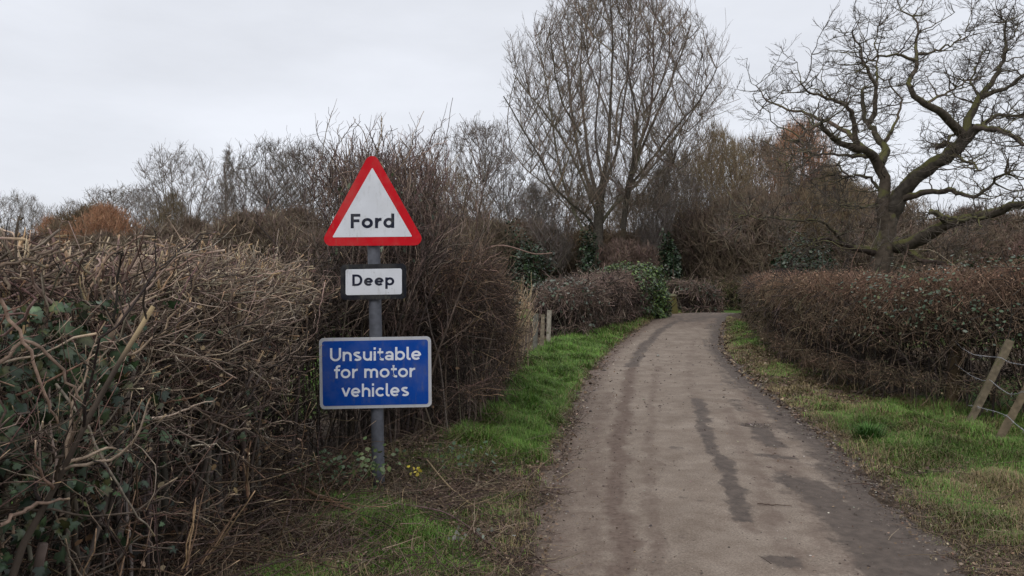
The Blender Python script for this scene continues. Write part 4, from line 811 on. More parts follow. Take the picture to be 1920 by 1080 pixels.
g.cards(pos, nr + R.normal(0, .8, (n, 3)), R.normal(size=(n, 3)), R.uniform(.014, .04, n), LEAFSHAPE, pal([(.16, .10, .06), (.11, .07, .05), (.22, .15, .09), (.07, .08, .04)], n, .3), .5); g.obj('dead_leaves', M_DEADLEAF, th)
cs = thing('cut_saplings', 'pale cut saplings at the far end of the thicket by the gate post', 'saplings', (.1, 12, .1))
g = Geo(); n = 60; u = R.random(n); y = 10 + 3.6 * u; x = np.interp(y, [10, 12, 13.6], [-.22, -.06, .06]) + R.normal(0, .11, n)
P_, Q_ = grow(np.column_stack([x, y, ground_z(x, y)]), np.column_stack([R.normal(.08, .16, n), R.normal(0, .15, n), np.ones(n)]), R.uniform(.6, 1.25, n), .011, .006, 8, .08); put(g, P_, Q_, [(.24, .175, .11), (.31, .24, .155), (.19, .14, .09)], 5, .8)
b, d, ln, r, t, ix = spawn(P_, Q_, 7, .3, 1, .5, .2, .25); N = len(b); P1, Q1 = grow(b, d, R.uniform(.12, .4, N), .005, .003, 6, .1, (0, 0, .05)); put(g, P1, Q1, [(.26, .19, .12), (.33, .25, .17)], 4, .8)
g.obj('stems', M_TWIG, cs)
# arching bramble cane and the stray whip above the shrub
g = Geo(); p = smooth_poly([pt(895, 480, 8.2), pt(915, 462, 8.2), pt(945, 459, 8.3), (pt(975, 468, 8.4)), pt(1003, 478, 8.5), pt(1035, 474, 8.6)], 16); g.tubes(p[None], np.linspace(.011, .006, 16)[None], np.array([[.24, .16, .13]]), 6)
tag(g.obj('bramble_cane', M_TWIG), 'single arching cane poking out right from the top of the thicket', 'bramble cane')
g = Geo(); p = smooth_poly([pt(800, 330, 7.6), pt(828, 280, 7.6), pt(842, 240, 7.6), pt(843, 210, 7.6), pt(849, 183, 7.6)], 12); g.tubes(p[None], np.linspace(.006, .0025, 12)[None], np.array([[.12, .10, .09]]), 5)
tag(g.obj('whip_shoot', M_TWIG), 'one long thin shoot standing up above the right shoulder of the tall shrub', 'shoot')
# low plants round the post foot
def sprig(name, label, c, rad, n, size, cols):
    g = Geo(); c = np.array(c); pos = c + R.normal(0, 1, (n, 3)) * rad; pos[:, 2] = np.maximum(pos[:, 2], ground_z(pos[:, 0], pos[:, 1]) + .02)
    t_ = thing(name, label, 'plant', tuple(c)); g.cards(pos, R.normal(0, .5, (n, 3)) + (0, -.4, .8), R.normal(size=(n, 3)), R.uniform(*size, n), LEAFSHAPE, pal(cols, n)); g.obj('leaves', M_LEAF, t_)
    g = Geo(); m = 8; b = np.column_stack([c[0] + R.normal(0, rad[0] * .6, m), c[1] + R.normal(0, rad[1] * .6, m)]); b = np.column_stack([b, ground_z(b[:, 0], b[:, 1])]); P_, Q_ = grow(b, R.normal(0, .6, (m, 3)) + (0, 0, 1), .22, .003, .0014, 6, .2); put(g, P_, Q_, [(.14, .09, .06), (.09, .1, .05)], 4); g.obj('canes', M_TWIG, t_)
sprig('bramble', 'green bramble sprig growing against the foot of the sign post', pt(700, 868, 5.05), (.07, .06, .05), 60, (.022, .042), [(.09, .13, .045), (.06, .10, .035), (.12, .15, .06)])
sprig('bramble', 'small sprig of bright yellow leaves right of the sign post', pt(785, 880, 5.2), (.025, .03, .016), 9, (.022, .036), [(.50, .42, .05), (.45, .40, .08)])
sprig('bramble', 'low dark green bramble at the thicket foot beyond the yellow sprig', pt(860, 862, 6.0), (.20, .12, .06), 90, (.025, .045), [(.04, .07, .03), (.06, .09, .045)])
sprig('bramble', 'dark green bramble left of the sign post under the hedge end', pt(615, 880, 5.2), (.14, .12, .06), 90, (.022, .045), [(.05, .085, .035), (.07, .11, .05)])
sprig('bramble', 'patch of silvery turned up leaves lying in the litter before the post', pt(875, 1000, 4.4), (.09, .06, .01), 26, (.018, .034), [(.13, .135, .11), (.10, .11, .08), (.16, .16, .13)])
def stick(name, label, pts, r0, col, cat='stick'):
    p = smooth_poly(pts, 14); p[1:-1] += R.normal(0, r0 * .35, (12, 3)); g = Geo(); g.tubes(p[None], np.linspace(r0, r0 * .55, 14)[None], np.array([col]), 7, cap=True); tag(g.obj(name, M_TWIG, smooth=True), label, cat)
def gpt(px, py, lift=.02):
    d = F * (EYE - .13) / (py - HOR); q = pt(px, py, d); q[2] = gz(q[0], q[1]) + lift; return q
stick('fallen_branch', 'long orange brown split branch lying across the litter left of the post', [gpt(545, 925, .05), gpt(600, 950, .045), gpt(645, 972, .04), gpt(690, 998, .03)], .013, (.19, .115, .065), 'branch')
stick('fallen_branch', 'thin pale cane slanting down from the thicket onto the verge', [gpt(800, 885, .12), gpt(835, 905, .07), gpt(880, 930, .04), gpt(960, 962, .02)], .006, (.28, .21, .13), 'branch')
stick('fallen_branch', 'thin purple stem lying on the verge below the silvery leaves', [gpt(740, 955, .03), gpt(830, 958, .05), gpt(880, 968, .03), gpt(940, 1010, .02)], .006, (.13, .085, .08), 'branch')
stick('stick', 'thin dark stick lying across the middle of the lane', [(*gp(1420, 957), .045), (*gp(1450, 958), .043), (*gp(1485, 961), .043)], .0035, (.07, .045, .035))
g = Geo(); n = 420; c = gpt(1628, 808, 0); a = R.uniform(0, 6.28, n); rr = np.abs(R.normal(0, .07, n)); x, y = c[0] + np.cos(a) * rr, c[1] + np.sin(a) * rr
g.blades(np.stack([x, y, ground_z(x, y)], 1), a, R.uniform(.1, .24, n), np.full(n, .0035), R.uniform(.2, .9, n), pal([(.05, .12, .025), (.07, .15, .03)], n))
tag(g.obj('grass_tuft', M_GRASS), 'tall dark green tuft standing above the right verge grass', 'grass tuft')

# ------------------------------------------------------------------ trees
def tree_levels(limbs, radii, spec, geos, cols):
    """limbs (N,K,3) grown on through the levels of spec; each level goes to the Geo it names"""
    P_, Q_ = limbs, radii
    for sp in spec:
        b, d, ln, r, t, ix = spawn(P_, Q_, sp['n'], sp.get('t0', .2), 1.0, sp['ang'], sp.get('asd', .2), sp.get('up', .2)); N = len(b)
        l = np.clip(ln, 0, sp.get('pmax', 99)) * sp['len'] * (1.12 - .55 * t) * np.exp(R.normal(0, .25, N))
        r0 = np.clip(r * sp.get('rr', .6), sp['r1'] * 1.1, sp.get('rmax', 9)); P_, Q_ = grow(b, d, l, r0, sp['r1'], sp.get('K', 6), sp.get('wob', .12), (0, 0, sp.get('trop', .04)))
        geos[sp['to']].tubes(P_, Q_, pal(cols, N, .18), sp.get('sides', 3))
    return P_, Q_
def attach(nodes, rad, tg, r1, rmax, K=7, asc=.8, drop=.10, jit=.035):
    N = len(tg); ix = np.empty(N, int); ch = max(1, int(1.5e7 // len(nodes)))
    for a in range(0, N, ch):
        t = tg[a:a + ch]; dx = t[:, None, :] - nodes[None]; hd = np.hypot(dx[..., 0], dx[..., 1]); dist = np.sqrt(hd ** 2 + dx[..., 2] ** 2)
        ix[a:a + ch] = np.argmin(dist + 1.3 * np.maximum(0, asc * hd - dx[..., 2]) + 3 * (dist < .12), 1)
    A = nodes[ix]; D = tg - A; ln = np.linalg.norm(D, axis=1)[:, None]
    C = A + D * .5 + np.array([0, 0, -1.0]) * ln * drop + R.normal(0, .08, (N, 3)) * ln
    u = np.linspace(0, 1, K)[None, :, None]; P_ = A[:, None] * (1 - u) ** 2 + 2 * C[:, None] * u * (1 - u) + tg[:, None] * u ** 2
    P_[:, 1:] += np.cumsum(R.normal(0, jit, (N, K - 1, 3)), 1) * (ln / K)[:, :, None] * 1.5
    r0 = np.clip(np.minimum(rad[ix] * .75, .012 + .022 * ln[:, 0]), r1 * 1.15, rmax)
    return P_, lerp(r0[:, None], r1, np.linspace(0, 1, K)[None, :] ** .8)
def fill_crown(start, targets, geo, cols, r1s, rmaxs, tw=4.0, twl=.5, twr=.008, asc=(.8, .7, .5), jit=.035, first=None):
    P_, Q_ = start; nodes = P_[:, 2:].reshape(-1, 3); rad = Q_[:, 2:].ravel()
    for k, t in enumerate(targets):
        P_, Q_ = attach(nodes, rad, t, r1s[k], rmaxs[k], (9, 7, 5, 4)[k], asc[min(k, 2)], jit=jit)
        (first if first is not None and k == 0 else geo).tubes(P_, Q_, pal(cols, len(t), .18), (5, 4, 3, 3)[k])
        if k < 2: nodes = np.concatenate([nodes, P_[:, 1:].reshape(-1, 3)]) if k == 0 else P_[:, 1:].reshape(-1, 3); rad = np.concatenate([rad, Q_[:, 1:].ravel()]) if k == 0 else Q_[:, 1:].ravel()
    b, d, ln, r, t, ix = spawn(P_, Q_, tw, .1, 1, .55, .22, .12); N = len(b)
    P2, Q2 = grow(b, d, twl * R.uniform(.4, 1.2, N), twr, twr * .75, 4, .14, (0, 0, .03)); geo.tubes(P2, Q2, pal(cols, N, .18), 3)
# --- the big bare poplar: stems followed from the photo, each given its own depth
PD = 48.0
pop = thing('bare_tree', 'tallest tree, fan shaped and bare with many upright stems beyond the bend', 'tree', (*pt(1125, 510, PD)[:2], base_z(PD)))
def zx(x, y): return 880 + x * .3889, y * .3889
STEMS = [([(600, 960), (540, 780), (510, 600), (490, 400), (470, 250), (440, 100)], .17), ([(612, 940), (570, 800), (545, 560), (525, 400), (530, 200), (520, 30)], .17), ([(630, 930), (660, 800), (680, 680), (690, 450), (700, 250), (690, 40)], .2),
         ([(650, 900), (720, 700), (740, 500), (760, 300), (760, 60)], .13), ([(740, 1100), (755, 960), (762, 880), (800, 760), (830, 600), (800, 450), (740, 260)], .2), ([(745, 1060), (775, 880), (860, 640), (940, 480), (1010, 300), (1060, 120)], .17), ([(620, 1100), (680, 1010), (850, 860), (960, 700), (1050, 590), (1150, 420)], .15),
         ([(778, 840), (800, 740), (860, 600), (890, 400), (880, 200), (900, 20)], .13), ([(618, 1200), (540, 1120), (440, 900), (390, 640), (360, 400), (320, 250)], .14), ([(616, 1040), (590, 960), (500, 740), (420, 610), (300, 460), (230, 350)], .12), ([(616, 1110), (560, 1020), (420, 930), (330, 720), (240, 580), (170, 450)], .11),
         ([(640, 860), (605, 700), (620, 500), (640, 300), (600, 120)], .11), ([(770, 900), (820, 830), (900, 720), (980, 610), (1100, 500), (1180, 330)], .11), ([(700, 700), (720, 500), (810, 300), (820, 80)], .09), ([(830, 560), (900, 480), (960, 250), (960, 60)], .09), ([(540, 650), (440, 500), (400, 300), (380, 120)], .09),
         ([(740, 1080), (800, 960), (870, 850), (960, 780), (1060, 740), (1160, 660)], .08), ([(618, 1180), (540, 1060), (380, 900), (280, 830), (190, 720)], .08), ([(680, 600), (640, 450), (570, 300), (560, 120)], .08)]
tg, cg = Geo(), Geo(); tc_ = [(.14, .112, .09), (.17, .135, .108), (.115, .092, .078)]; TWC = [(.18, .145, .122), (.22, .175, .145), (.145, .118, .10), (.20, .15, .115)]
trunk = smooth_poly([pt(1121, 560, PD), pt(1121, 500, PD), pt(1121, 440, PD), pt(1124, 380, PD), pt(1128, 350, PD)], 12); tg.tubes(trunk[None], np.linspace(.40, .26, 12)[None], pal(tc_, 1), 14)
trunk = smooth_poly([pt(1163, 560, PD + 1), pt(1164, 480, PD + 1), pt(1172, 400, PD + .5), pt(1182, 340, PD)], 12); tg.tubes(trunk[None], np.linspace(.20, .13, 12)[None], pal(tc_, 1), 12)
LP, LQ = [], []
for i, (pts, r_) in enumerate(STEMS):
    dz = R.uniform(-5.0, 5.0); n = len(pts); r_ *= .92
    q = smooth_poly([pt(*zx(*p), PD + dz * (k / (n - 1)) ** .9) for k, p in enumerate(pts)], 14); q[1:] += np.cumsum(R.normal(0, .035, (13, 3)), 0)
    LP.append(q); LQ.append(lerp(r_, .03, np.linspace(0, 1, 14) ** .6))
LP, LQ = np.array(LP), np.array(LQ); tg.tubes(LP, LQ, pal(tc_, len(LP)), 8)
def pop_env(n, q0, q1):
    y = 400 - 408 * R.random(n) ** .85; rad = np.interp(y, [-8, 20, 60, 130, 200, 300, 400], [25, 110, 160, 196, 205, 170, 85]) / F * PD
    a = R.uniform(0, 2 * math.pi, n); rr = rad * np.sqrt(R.uniform(q0, q1, n)) * np.exp(R.normal(0, .06, n)) * (1 + .16 * (vnoise(a * 1.6 + 7, y * .02) - .5)); y = y - np.abs(R.normal(0, 14, n)) * (y < 150) + R.normal(0, 8, n)
    return np.column_stack([(1150 - 960) / F * PD + rr * np.cos(a), PD + rr * np.sin(a), EYE + (HOR - y) / F * PD])
fill_crown((LP, LQ), [pop_env(170, .1, .9), pop_env(1700, .08, 1.0), pop_env(8000, .1, 1.05)], cg, TWC, (.026, .013, .008), (.045, .020, .0105), tw=3.6, twl=.5, twr=.0062, asc=(1.5, 1.4, 1.2), jit=.022)
tg.obj('trunk', M_BARK, pop, smooth=True); cg.obj('crown', M_FARTWIG, pop)
# --- the old oak
OD = 30.0
oak = thing('oak_tree', 'gnarled old oak with crooked mossy limbs behind the right hedge', 'oak tree', (*pt(1645, 510, OD)[:2], base_z(OD)))
def oz(x, y): return 1360 + x * .4815, y * .4815
tg, mg, cg = Geo(), Geo(), Geo()
OC = [(.085, .068, .053), (.105, .084, .065), (.07, .057, .046)]
q = smooth_poly([pt(*oz(600, 1240), OD), pt(*oz(600, 1080), OD), pt(*oz(612, 980), OD), pt(*oz(628, 900), OD), pt(*oz(640, 840), OD), pt(*oz(650, 790), OD)], 14)
m_ = np.linspace(0, 1, 40); q = smooth_poly(q, 40, 1); rr = np.interp(m_, [0, .1, .2, .32, .45, .7, .85, 1], [.86, .68, .52, .43, .39, .37, .34, .22])
th_ = np.linspace(0, 2 * math.pi, 25)[:-1]                                # buttressed, burry trunk
V = np.stack([np.stack([q[k, 0] + (rr[k] * (1 + .30 * (vnoise(np.cos(th_) * 1.6 + 9, m_[k] * 7 + np.sin(th_) * 1.6 + 9) - .5) + .22 * (vnoise(np.cos(th_) * 4 + 30, m_[k] * 14 + np.sin(th_) * 4 + 30) - .5) + .10 * math.exp(-m_[k] * 9) * np.cos(5 * th_))) * np.cos(th_),
    q[k, 1] + rr[k] * (1 + .30 * (vnoise(np.cos(th_) * 1.6 + 9, m_[k] * 7 + np.sin(th_) * 1.6 + 9) - .5)) * np.sin(th_), np.full(24, q[k, 2])], 1) for k in range(40)])
i_ = np.arange(39)[:, None] * 24; j_ = np.arange(24)[None, :]
tg.add(V, np.array(OC[0]), [np.stack([i_ + j_, i_ + (j_ + 1) % 24, i_ + 24 + (j_ + 1) % 24, i_ + 24 + j_], -1).reshape(-1, 4)])
OL = [([(630, 900, -.1), (606, 800, -.15), (622, 715, .1), (596, 650, .2), (572, 602, 0), (520, 570, -.8), (440, 555, -1.6), (390, 520, -2.2), (330, 470, -2.8)], .40, .10),
      ([(600, 640, .2), (630, 580, .8), (596, 530, 1.2), (560, 460, 1.6), (530, 380, 1.8), (545, 345, 2)], .30, .08),
      ([(618, 930, .1), (642, 830, 0), (690, 740, -.3), (760, 670, -.8), (830, 630, -1.2), (900, 580, -1.5), (960, 530, -1.8), (1000, 490, -2.0)], .50, .30),
      ([(945, 545, -1.7), (950, 460, -1.4), (990, 380, -1.0), (1040, 280, -.6), (1060, 190, -.2), (1040, 90, 0), (1036, 60, 0)], .27, .035),
      ([(920, 530, -1.6), (865, 460, -2.2), (790, 410, -2.8), (730, 400, -3.0), (688, 345, -3.0), (720, 290, -2.7), (735, 200, -2.4), (742, 110, -2), (690, 50, -1.6)], .26, .035),
      ([(655, 950, 0), (700, 965, -.6), (780, 920, -1.4), (870, 870, -2.2), (960, 850, -3), (1080, 820, -3.8), (1163, 785, -4.4), (1290, 770, -5)], .42, .15),
      ([(680, 770, -.2), (790, 740, -1.2), (880, 735, -2.0), (940, 770, -2.4), (1020, 740, -2.8), (1075, 695, -3.2)], .22, .05),
      ([(585, 985, 0), (500, 955, -.7), (450, 930, -1.1), (395, 900, -1.6), (340, 905, -2.0)], .24, .06), ([(470, 945, -.9), (425, 905, -1.4), (390, 866, -1.9), (300, 856, -2.5), (230, 850, -3), (100, 838, -3.6), (0, 842, -4.2), (-60, 838, -4.6)], .085, .02),
      ([(500, 565, -1), (500, 480, -1.4), (480, 430, -1.8), (430, 400, -2), (330, 385, -2.6), (270, 350, -3)], .16, .04), ([(520, 580, -.8), (470, 500, .4), (430, 480, .8), (370, 450, 1.2), (290, 430, 1.8), (220, 410, 2.2), (160, 370, 2.6), (155, 335, 2.8)], .17, .03),
      ([(565, 470, 1.6), (592, 430, 1.2), (585, 330, .8), (545, 250, .4), (542, 190, .2), (490, 130, 0), (450, 125, 0)], .16, .03), ([(588, 340, .8), (590, 240, 1.6), (580, 170, 2), (600, 110, 2.4)], .08, .025),
      ([(600, 560, 1), (645, 520, 2.0), (670, 450, 2.6), (680, 370, 3), (640, 300, 3.2), (600, 290, 3.4)], .14, .03), ([(730, 230, -2.4), (680, 215, -2.8), (620, 215, -3.2), (570, 270, -3.6)], .09, .03), ([(735, 215, -2.4), (810, 210, -1.8), (870, 190, -1.2), (920, 165, -.8)], .09, .025),
      ([(1000, 490, -2), (1080, 510, -2.8), (1163, 560, -3.4), (1240, 570, -4)], .18, .06), ([(1000, 390, -1), (1080, 340, -1.6), (1163, 260, -2.2), (1230, 240, -2.6)], .15, .04), ([(985, 480, -1.9), (1070, 440, -1), (1160, 440, -.4), (1240, 420, 0)], .14, .04),
      ([(975, 385, -1), (960, 320, -.4), (1010, 230, 0), (1020, 170, .4)], .08, .025), ([(770, 390, -2.8), (860, 365, -2.2), (920, 330, -1.8), (985, 290, -1.4)], .09, .025), ([(900, 580, -1.5), (850, 560, -.8), (810, 575, -.3), (860, 530, .4), (905, 505, .8)], .13, .05),
      ([(890, 600, -1.4), (960, 640, -2.4), (1020, 665, -3)], .10, .04), ([(840, 840, -2), (800, 800, -3), (860, 820, -3.6), (940, 810, -4.2), (1040, 785, -4.8)], .16, .06), ([(585, 600, 0), (520, 610, 1), (430, 600, 1.6), (350, 600, 2.2), (290, 560, 2.6)], .13, .035),
      ([(620, 760, .2), (560, 690, 1.0), (500, 690, 1.6), (430, 640, 2)], .12, .04), ([(690, 965, -.4), (760, 1000, -1.4), (860, 1010, -2.2)], .22, .10), ([(600, 800, 0), (520, 790, -1.2), (470, 770, -1.8)], .08, .03), ([(1050, 260, -.4), (1110, 180, .4), (1150, 90, 1)], .08, .025), ([(330, 470, -2.8), (290, 530, -3), (320, 580, -3.2), (250, 610, -3.6)], .08, .03)]
LP, LQ = [], []
for pts, r0, r1 in OL:
    q = smooth_poly([pt(*oz(a, b), OD + c) for a, b, c in pts], 22, 1); m = np.linspace(0, 1, 22); q += (np.cumsum(R.normal(0, .045, (22, 3)), 0) * m[:, None]) + R.normal(0, .035, (22, 3)) * (.3 + m[:, None])
    if len(LP) > 1 and not (pts[0][1] >= 780 and 570 <= pts[0][0] <= 705):                           # every limb leaves the limb nearest to where it starts
        prev = np.concatenate(LP); k_ = np.argmin(np.linalg.norm(prev - q[0], axis=1)); off = prev[k_] - q[0]
        if np.linalg.norm(off) < 1.3: q = q + off * np.clip(1 - np.arange(22) / 6, 0, 1)[:, None]
    LP.append(q); LQ.append(.74 * lerp(r0, r1, m ** .7) * np.exp(R.normal(0, .07, 22)))
LP, LQ = np.array(LP), np.array(LQ); big = LQ[:, 0] > .10
mg.tubes(LP[big], LQ[big], pal(OC, big.sum()), 10); mg.tubes(LP[~big], LQ[~big], pal(OC, (~big).sum()), 8)
nod = LP[:, 6:].reshape(-1, 3); OT = [(.10, .082, .068), (.13, .106, .088), (.08, .066, .056)]
tips = LP[:, -6:].reshape(-1, 3)
t1 = np.concatenate([nod[R.integers(0, len(nod), 270)] + R.normal(0, .66, (270, 3)) + (0, 0, .1), tips[R.integers(0, len(tips), 400)] + R.normal(0, .66, (400, 3)) + (0, 0, .1)])
t2 = t1[R.integers(0, len(t1), 4200)] + R.normal(0, .38, (4200, 3))
fill_crown((LP, LQ), [t1, t2], cg, OT, (.011, .0065), (.032, .013), tw=5.0, twl=.26, twr=.0052, asc=(.15, .1), jit=.16, first=mg)
tg.obj('trunk', M_OAKBARK, oak, smooth=True); mg.obj('limbs', M_OAKBARK, oak, smooth=True); cg.obj('crown', M_TWIG, oak)
# --- other trees: grown once per kind, then copied with a shape of their own
def tree_mesh(kind, h, seed, cols, tcols, dense=1.0):
    """a tree h metres tall about its own origin; returns (trunk Geo, crown Geo)"""
    global R
    R = np.random.default_rng(seed); tg, cg = Geo(), Geo()
    prof, cb, nst, tf, wid = {'spread': (([0, .15, .45, .75, .93, 1], [.2, .6, 1, .88, .5, .1]), .33, 1, .66, .40), 'multi': (([0, .2, .6, .85, 1], [.2, .55, 1, .85, .35]), .24, 6, .85, .42),
        'willow': (([0, .2, .5, .8, .93, 1], [.65, .95, 1, .82, .5, .15]), .10, 4, .55, .52), 'column': (([0, .1, .4, .8, 1], [.4, 1, .9, .5, .1]), .08, 1, .97, .10), 'leaning': (([0, .3, .7, 1], [.3, 1, .9, .2]), .35, 1, .85, .28)}[kind]
    lx = .35 * h if kind == 'leaning' else 0
    def env(n, q0, q1):
        f = R.random(n) ** .85; rad = np.interp(f, *prof) * wid * h; a = R.uniform(0, 2 * math.pi, n); rr = rad * np.sqrt(R.uniform(q0, q1, n)); z = h * (cb + (1 - cb) * f)
        lum = (1 + .9 * (vnoise(a * 1.5 + seed, f * 3) - .5)) * np.exp(R.normal(0, .12, n)); z = z + (np.abs(R.normal(0, .04 * h, n)) + .16 * h * (vnoise(rr * np.cos(a) * .55 + seed, rr * np.sin(a) * .55 + 40) - .45)) * sstep(.35, .9, f); return np.column_stack([rr * lum * np.cos(a) + lx * (z / h) ** 1.4, rr * lum * np.sin(a), z])
    base = np.column_stack([R.normal(0, .2 * (nst > 1), (nst, 2)), np.full(nst, -.1)]); an = np.linspace(0, 2 * math.pi, nst, endpoint=False) + .5
    tip = np.column_stack([np.cos(an) * wid * h * .45 * (nst > 1) + lx * tf ** 1.4, np.sin(an) * wid * h * .45 * (nst > 1), h * tf * R.uniform(.85, 1.1, nst)]) + R.normal(0, .02 * h, (nst, 3)) * (1, 1, 0)
    u = np.linspace(0, 1, 14)[None, :, None]; mid = (base + tip) / 2 + np.array([-.25 * lx, 0, .12 * h]) * (nst > 1 or kind == 'leaning'); P_ = base[:, None] * (1 - u) ** 2 + 2 * mid[:, None] * u * (1 - u) + tip[:, None] * u ** 2
    P_[:, 1:] += np.cumsum(R.normal(0, .004 * h, (nst, 13, 3)), 1); rr = h * .0145 * (1 if nst == 1 else .62); Q_ = lerp(rr, rr * .25, np.broadcast_to(u[..., 0], (nst, 14)) ** .8); tg.tubes(P_, Q_, pal(tcols, nst), 10)
    n1, n2, n3, tw, tl = {'spread': (40, 320, 1500, 3.0, .6), 'multi': (54, 360, 1600, 3.0, .6), 'willow': (60, 650, 4200, 3.5, .5), 'column': (46, 260, 900, 2.5, .5), 'leaning': (24, 200, 900, 3, .5)}[kind]
    asc = (1.3, 1.3, 1.1) if kind in ('willow', 'multi') else (2.2, 2, 1.2) if kind == 'column' else (1.0, 1.0, .9)
    fill_crown((P_, Q_), [env(n1, .15, .95), env(int(n2 * dense), .1, 1.0), env(int(n3 * dense), .12, 1.1)], cg, cols, (.026, .015, .0105), (.11, .032, .015), tw=tw, twl=tl, twr=.0115, asc=asc, first=tg)
    return tg, cg
GREYT = [(.20, .17, .15), (.25, .215, .19), (.165, .14, .125)]; BROWNT = [(.215, .162, .115), (.26, .20, .145), (.17, .13, .098)]; OLIVET = [(.24, .185, .115), (.285, .22, .14), (.19, .145, .10)]  # GREYT is lightened: distance haze put into the twig colour
ORANGET = [(.42, .215, .125), (.48, .27, .16), (.34, .18, .11), (.30, .19, .125)]; TB_ = [(.12, .098, .08), (.14, .115, .092)]
KIND = {}
THORN = None
def kind(key, *a):
    global THORN
    tg, cg = tree_mesh(*a); THORN = (tg, cg); top = np.concatenate(cg.v)[:, 2].max(); wid = np.percentile(np.abs(np.concatenate(cg.v)[:, 0]), 97) * 2
    KIND[key] = (tg.mesh(key + '_trunk', M_BARK, True), cg.mesh(key + '_crown', M_FARTWIG), top, wid)
kind('grey_spread', 'spread', 13, 3, GREYT, TB_); kind('grey_spread_b', 'spread', 13, 14, GREYT, TB_, .8); kind('brown_spread', 'spread', 12, 21, BROWNT, TB_)
kind('multi', 'multi', 13, 5, GREYT, TB_); kind('brown_multi', 'multi', 11, 9, BROWNT, TB_, 1.1); kind('olive_willow', 'willow', 10, 12, OLIVET, TB_); kind('brown_willow', 'willow', 10, 15, BROWNT, TB_)
kind('orange_willow', 'willow', 9, 17, ORANGET, TB_); kind('column', 'column', 15, 8, GREYT, TB_); kind('leaning', 'leaning', 9, 25, GREYT, TB_)
kind('dark_spread', 'spread', 13, 44, [(.13, .11, .095), (.165, .138, .118)], TB_, .75)
kind('thorn', 'willow', 4.5, 31, BROWNT + [(.17, .125, .10), (.20, .15, .12)], TB_, .5); SCR = KIND['thorn']
def place(key, px, top, width, d, rot, label, name='bare_tree', group='trees beyond the field and the bend'):
    tm, cm, H0, W0 = KIND[key]; z = float(base_z(d)); hgt = EYE + (HOR - top) / F * d - z; wd = width / F * d
    t_ = thing(name, label, 'tree', ((px - 960) / F * d, d, z), group); t_.rotation_euler = (0, 0, rot); t_.scale = (wd / W0, wd / W0, hgt / H0)
    for nm, me in (('trunk', tm), ('crown', cm)):
        o_ = bpy.data.objects.new(nm, me); COL.objects.link(o_); o_.parent = t_
    return t_
place('multi', 15, 350, 110, 120, .4, 'faint bare tree at the far left edge of the skyline')
place('grey_spread_b', 62, 360, 70, 125, 1.9, 'small faint bare tree between the left edge and the reddish bush')
place('orange_willow', 105, 398, 95, 95, 2.4, 'small dull reddish tree left of the orange willow', 'willow_tree')
place('grey_spread', 215, 338, 150, 130, .9, 'wide pale bare tree rising behind the orange willow')
place('grey_spread_b', 130, 368, 90, 130, 2.9, 'thin pale bare tree just left behind the orange willow')
place('orange_willow', 196, 372, 125, 82, .3, 'round bright orange willow on the left skyline', 'willow_tree')
place('multi', 338, 258, 165, 86, 1.2, 'broad multi stemmed bare tree left of the slim poplar')
place('olive_willow', 325, 345, 80, 84, 1.2, 'olive ivy clad crown in the middle of the multi stemmed tree')
place('column', 427, 258, 40, 95, 0, 'slim columnar poplar on the left skyline', 'poplar_tree')
place('grey_spread_b', 395, 385, 90, 92, 2.2, 'low dark bare tree at the foot of the slim poplar')
place('dark_spread', 500, 238, 175, 72, .7, 'dark spreading bare tree right of the slim poplar')
place('dark_spread', 582, 240, 160, 70, 2.0, 'bare tree half hidden behind the left side of the tall shrub')
place('multi', 268, 340, 120, 100, 3.0, 'bare tree filling between the orange willow and the broad multi stemmed tree')
place('grey_spread_b', 455, 290, 110, 80, 5.1, 'bare tree immediately right of the slim poplar, behind the dark spreading one')
place('grey_spread', 545, 255, 130, 78, 4.4, 'pale bare tree left of the triangle sign behind the dark spreading one')
place('brown_willow', 600, 412, 150, 62, 1.0, 'brown twiggy willow low behind the triangle sign', 'willow_tree')
place('multi', 700, 270, 180, 75, 2.6, 'bare tree directly behind the tall shrub')
place('grey_spread', 900, 200, 190, 60, 3.4, 'grey bare tree between the tall shrub and the tallest tree')
place('brown_multi', 850, 300, 120, 56, .2, 'brown many stemmed tree at the right shoulder of the tall shrub')
place('leaning', 1062, 335, 150, 52, math.pi, 'dark leaning tree bending left at the foot of the tallest tree')
place('grey_spread_b', 1000, 330, 130, 64, 4.2, 'thin bare tree just left of the tallest tree trunk')
place('orange_willow', 1010, 400, 80, 85, 1.3, 'small pinkish tree seen between trunks left of the tallest tree', 'willow_tree')
place('leaning', 1215, 255, 130, 50, .5, 'slender dark tree leaning right beside the tallest tree')
place('multi', 1265, 290, 140, 55, 1.7, 'bare many stemmed tree between the tallest tree and the brown wood')
place('dark_spread', 945, 262, 150, 68, 1.1, 'grey bare tree just right of the tall shrub, behind the arching cane')
place('brown_multi', 1050, 325, 130, 66, 2.7, 'brown many stemmed tree behind the left side of the tallest tree')
place('multi', 1140, 330, 150, 70, 5.2, 'bare tree directly behind the trunks of the tallest tree')
place('brown_multi', 1195, 345, 120, 62, .8, 'low brown tree behind the right side of the tallest tree')
place('brown_multi', 1300, 262, 120, 64, 4.6, 'brown tree filling the gap left of the olive brown willow')
place('brown_multi', 1225, 330, 110, 60, 3.9, 'short brown tree tucked behind the leaning tree')
place('olive_willow', 1345, 215, 175, 58, .6, 'olive brown willow at the left end of the dense brown wood', 'willow_tree')
place('brown_willow', 1425, 225, 170, 60, 2.2, 'tall brown willow in the middle of the dense brown wood', 'willow_tree')
place('orange_willow', 1490, 208, 175, 66, 4.0, 'large orange topped willow behind the oak', 'willow_tree')
place('olive_willow', 1560, 290, 170, 57, 1.1, 'dark brown willow directly behind the oak trunk', 'willow_tree')
place('brown_willow', 1390, 330, 150, 50, 5.0, 'low brown willow in front of the dense wood left of the oak', 'willow_tree')
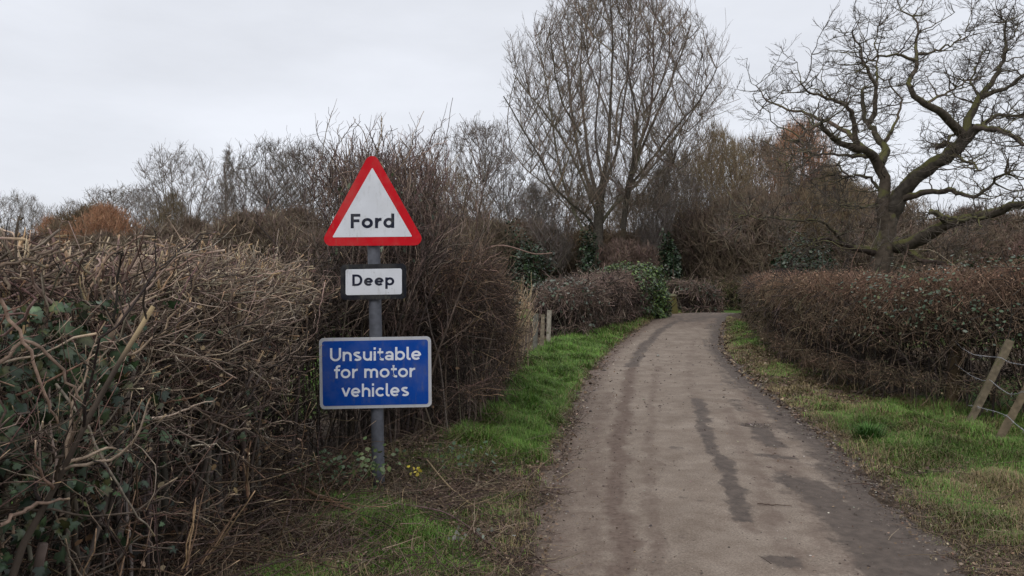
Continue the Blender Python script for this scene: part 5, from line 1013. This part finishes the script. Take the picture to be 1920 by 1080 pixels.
place('brown_multi', 1660, 335, 170, 62, 2.0, 'brown thorny tree behind the oak on its right')
place('brown_willow', 1780, 395, 190, 60, .9, 'low brown willow beneath the long right limb of the oak', 'willow_tree')
place('brown_multi', 1890, 380, 170, 64, 3.0, 'brown tree low at the right edge behind the oak limb')
R = np.random.default_rng(77)
# --- scrub that reads as one mass
sg = Geo(); n = 100
tv = [np.concatenate(g_.v) for g_ in THORN]; tc2 = [np.concatenate(g_.c) for g_ in THORN]; tf2 = [g_.f for g_ in THORN]
px = np.linspace(-120, 2040, n) + R.normal(0, 9, n); d = R.uniform(46, 72, n); d = np.where(px < 300, d + 28, d)
topy = np.interp(px, [-150, 0, 100, 270, 330, 450, 600, 850, 960, 1080, 1200, 1290, 1312, 1340, 1420, 1620, 1700, 1950], [438, 438, 442, 442, 430, 430, 425, 405, 420, 432, 440, 430, 470, 380, 355, 365, 425, 430]) + R.normal(0, 24, n)
for k in range(n):
    if abs(px[k] - 1312) < 20: continue
    zb = float(base_z(d[k])); hgt = EYE + (HOR - topy[k]) / F * d[k] - zb; s_ = hgt / SCR[2]; a = R.uniform(0, 6.28); wx = s_ * R.uniform(.7, 1.0) * max(1, 1.6 / s_ ** .5)
    M = np.array([[math.cos(a) * wx, -math.sin(a) * wx, 0], [math.sin(a) * wx, math.cos(a) * wx, 0], [0, 0, s_]]); q = np.array([(px[k] - 960) / F * d[k], d[k], zb])
    cc = pal([(.95, .92, .95), (.8, .76, .76), (1.1, 1.0, .95), (.85, .86, .72)], 1, .1)
    for v_, c_, f_ in zip(tv, tc2, tf2): sg.add(v_ @ M.T + q, c_ * cc, f_)
tag(sg.obj('scrub', M_FARTWIG), 'tangled brown scrub filling the ground under the far trees', 'scrub', kind='stuff')
EVER = [(.018, .034, .016), (.028, .048, .022), (.04, .062, .028), (.013, .025, .013)]
for px, py, w_, h_, d_, lab in ((985, 500, 110, 75, 47, 'dark evergreen bush left of the tallest tree trunk'), (1105, 500, 50, 62, 46.5, 'dark ivy swathing the foot of the tallest tree'), (1255, 500, 55, 58, 46, 'narrow dark ivy clump right of the tallest tree'), (1510, 505, 150, 62, 42, 'dark holly bush low left of the oak trunk'), (560, 490, 80, 70, 58, 'dark evergreen bush behind the left hedge near the triangle'), (430, 480, 90, 40, 62, 'low dark evergreen beyond the left hedge below the slim poplar')):
    leaf_bush('evergreen_bush', lab, 'bush', ((px - 960) / F * d_, d_, float(base_z(d_))), (w_ / 2 / F * d_, w_ / 2 / F * d_, EYE + (HOR - py + h_) / F * d_ - float(base_z(d_))), 3800, (.10, .2), EVER, stems=24)
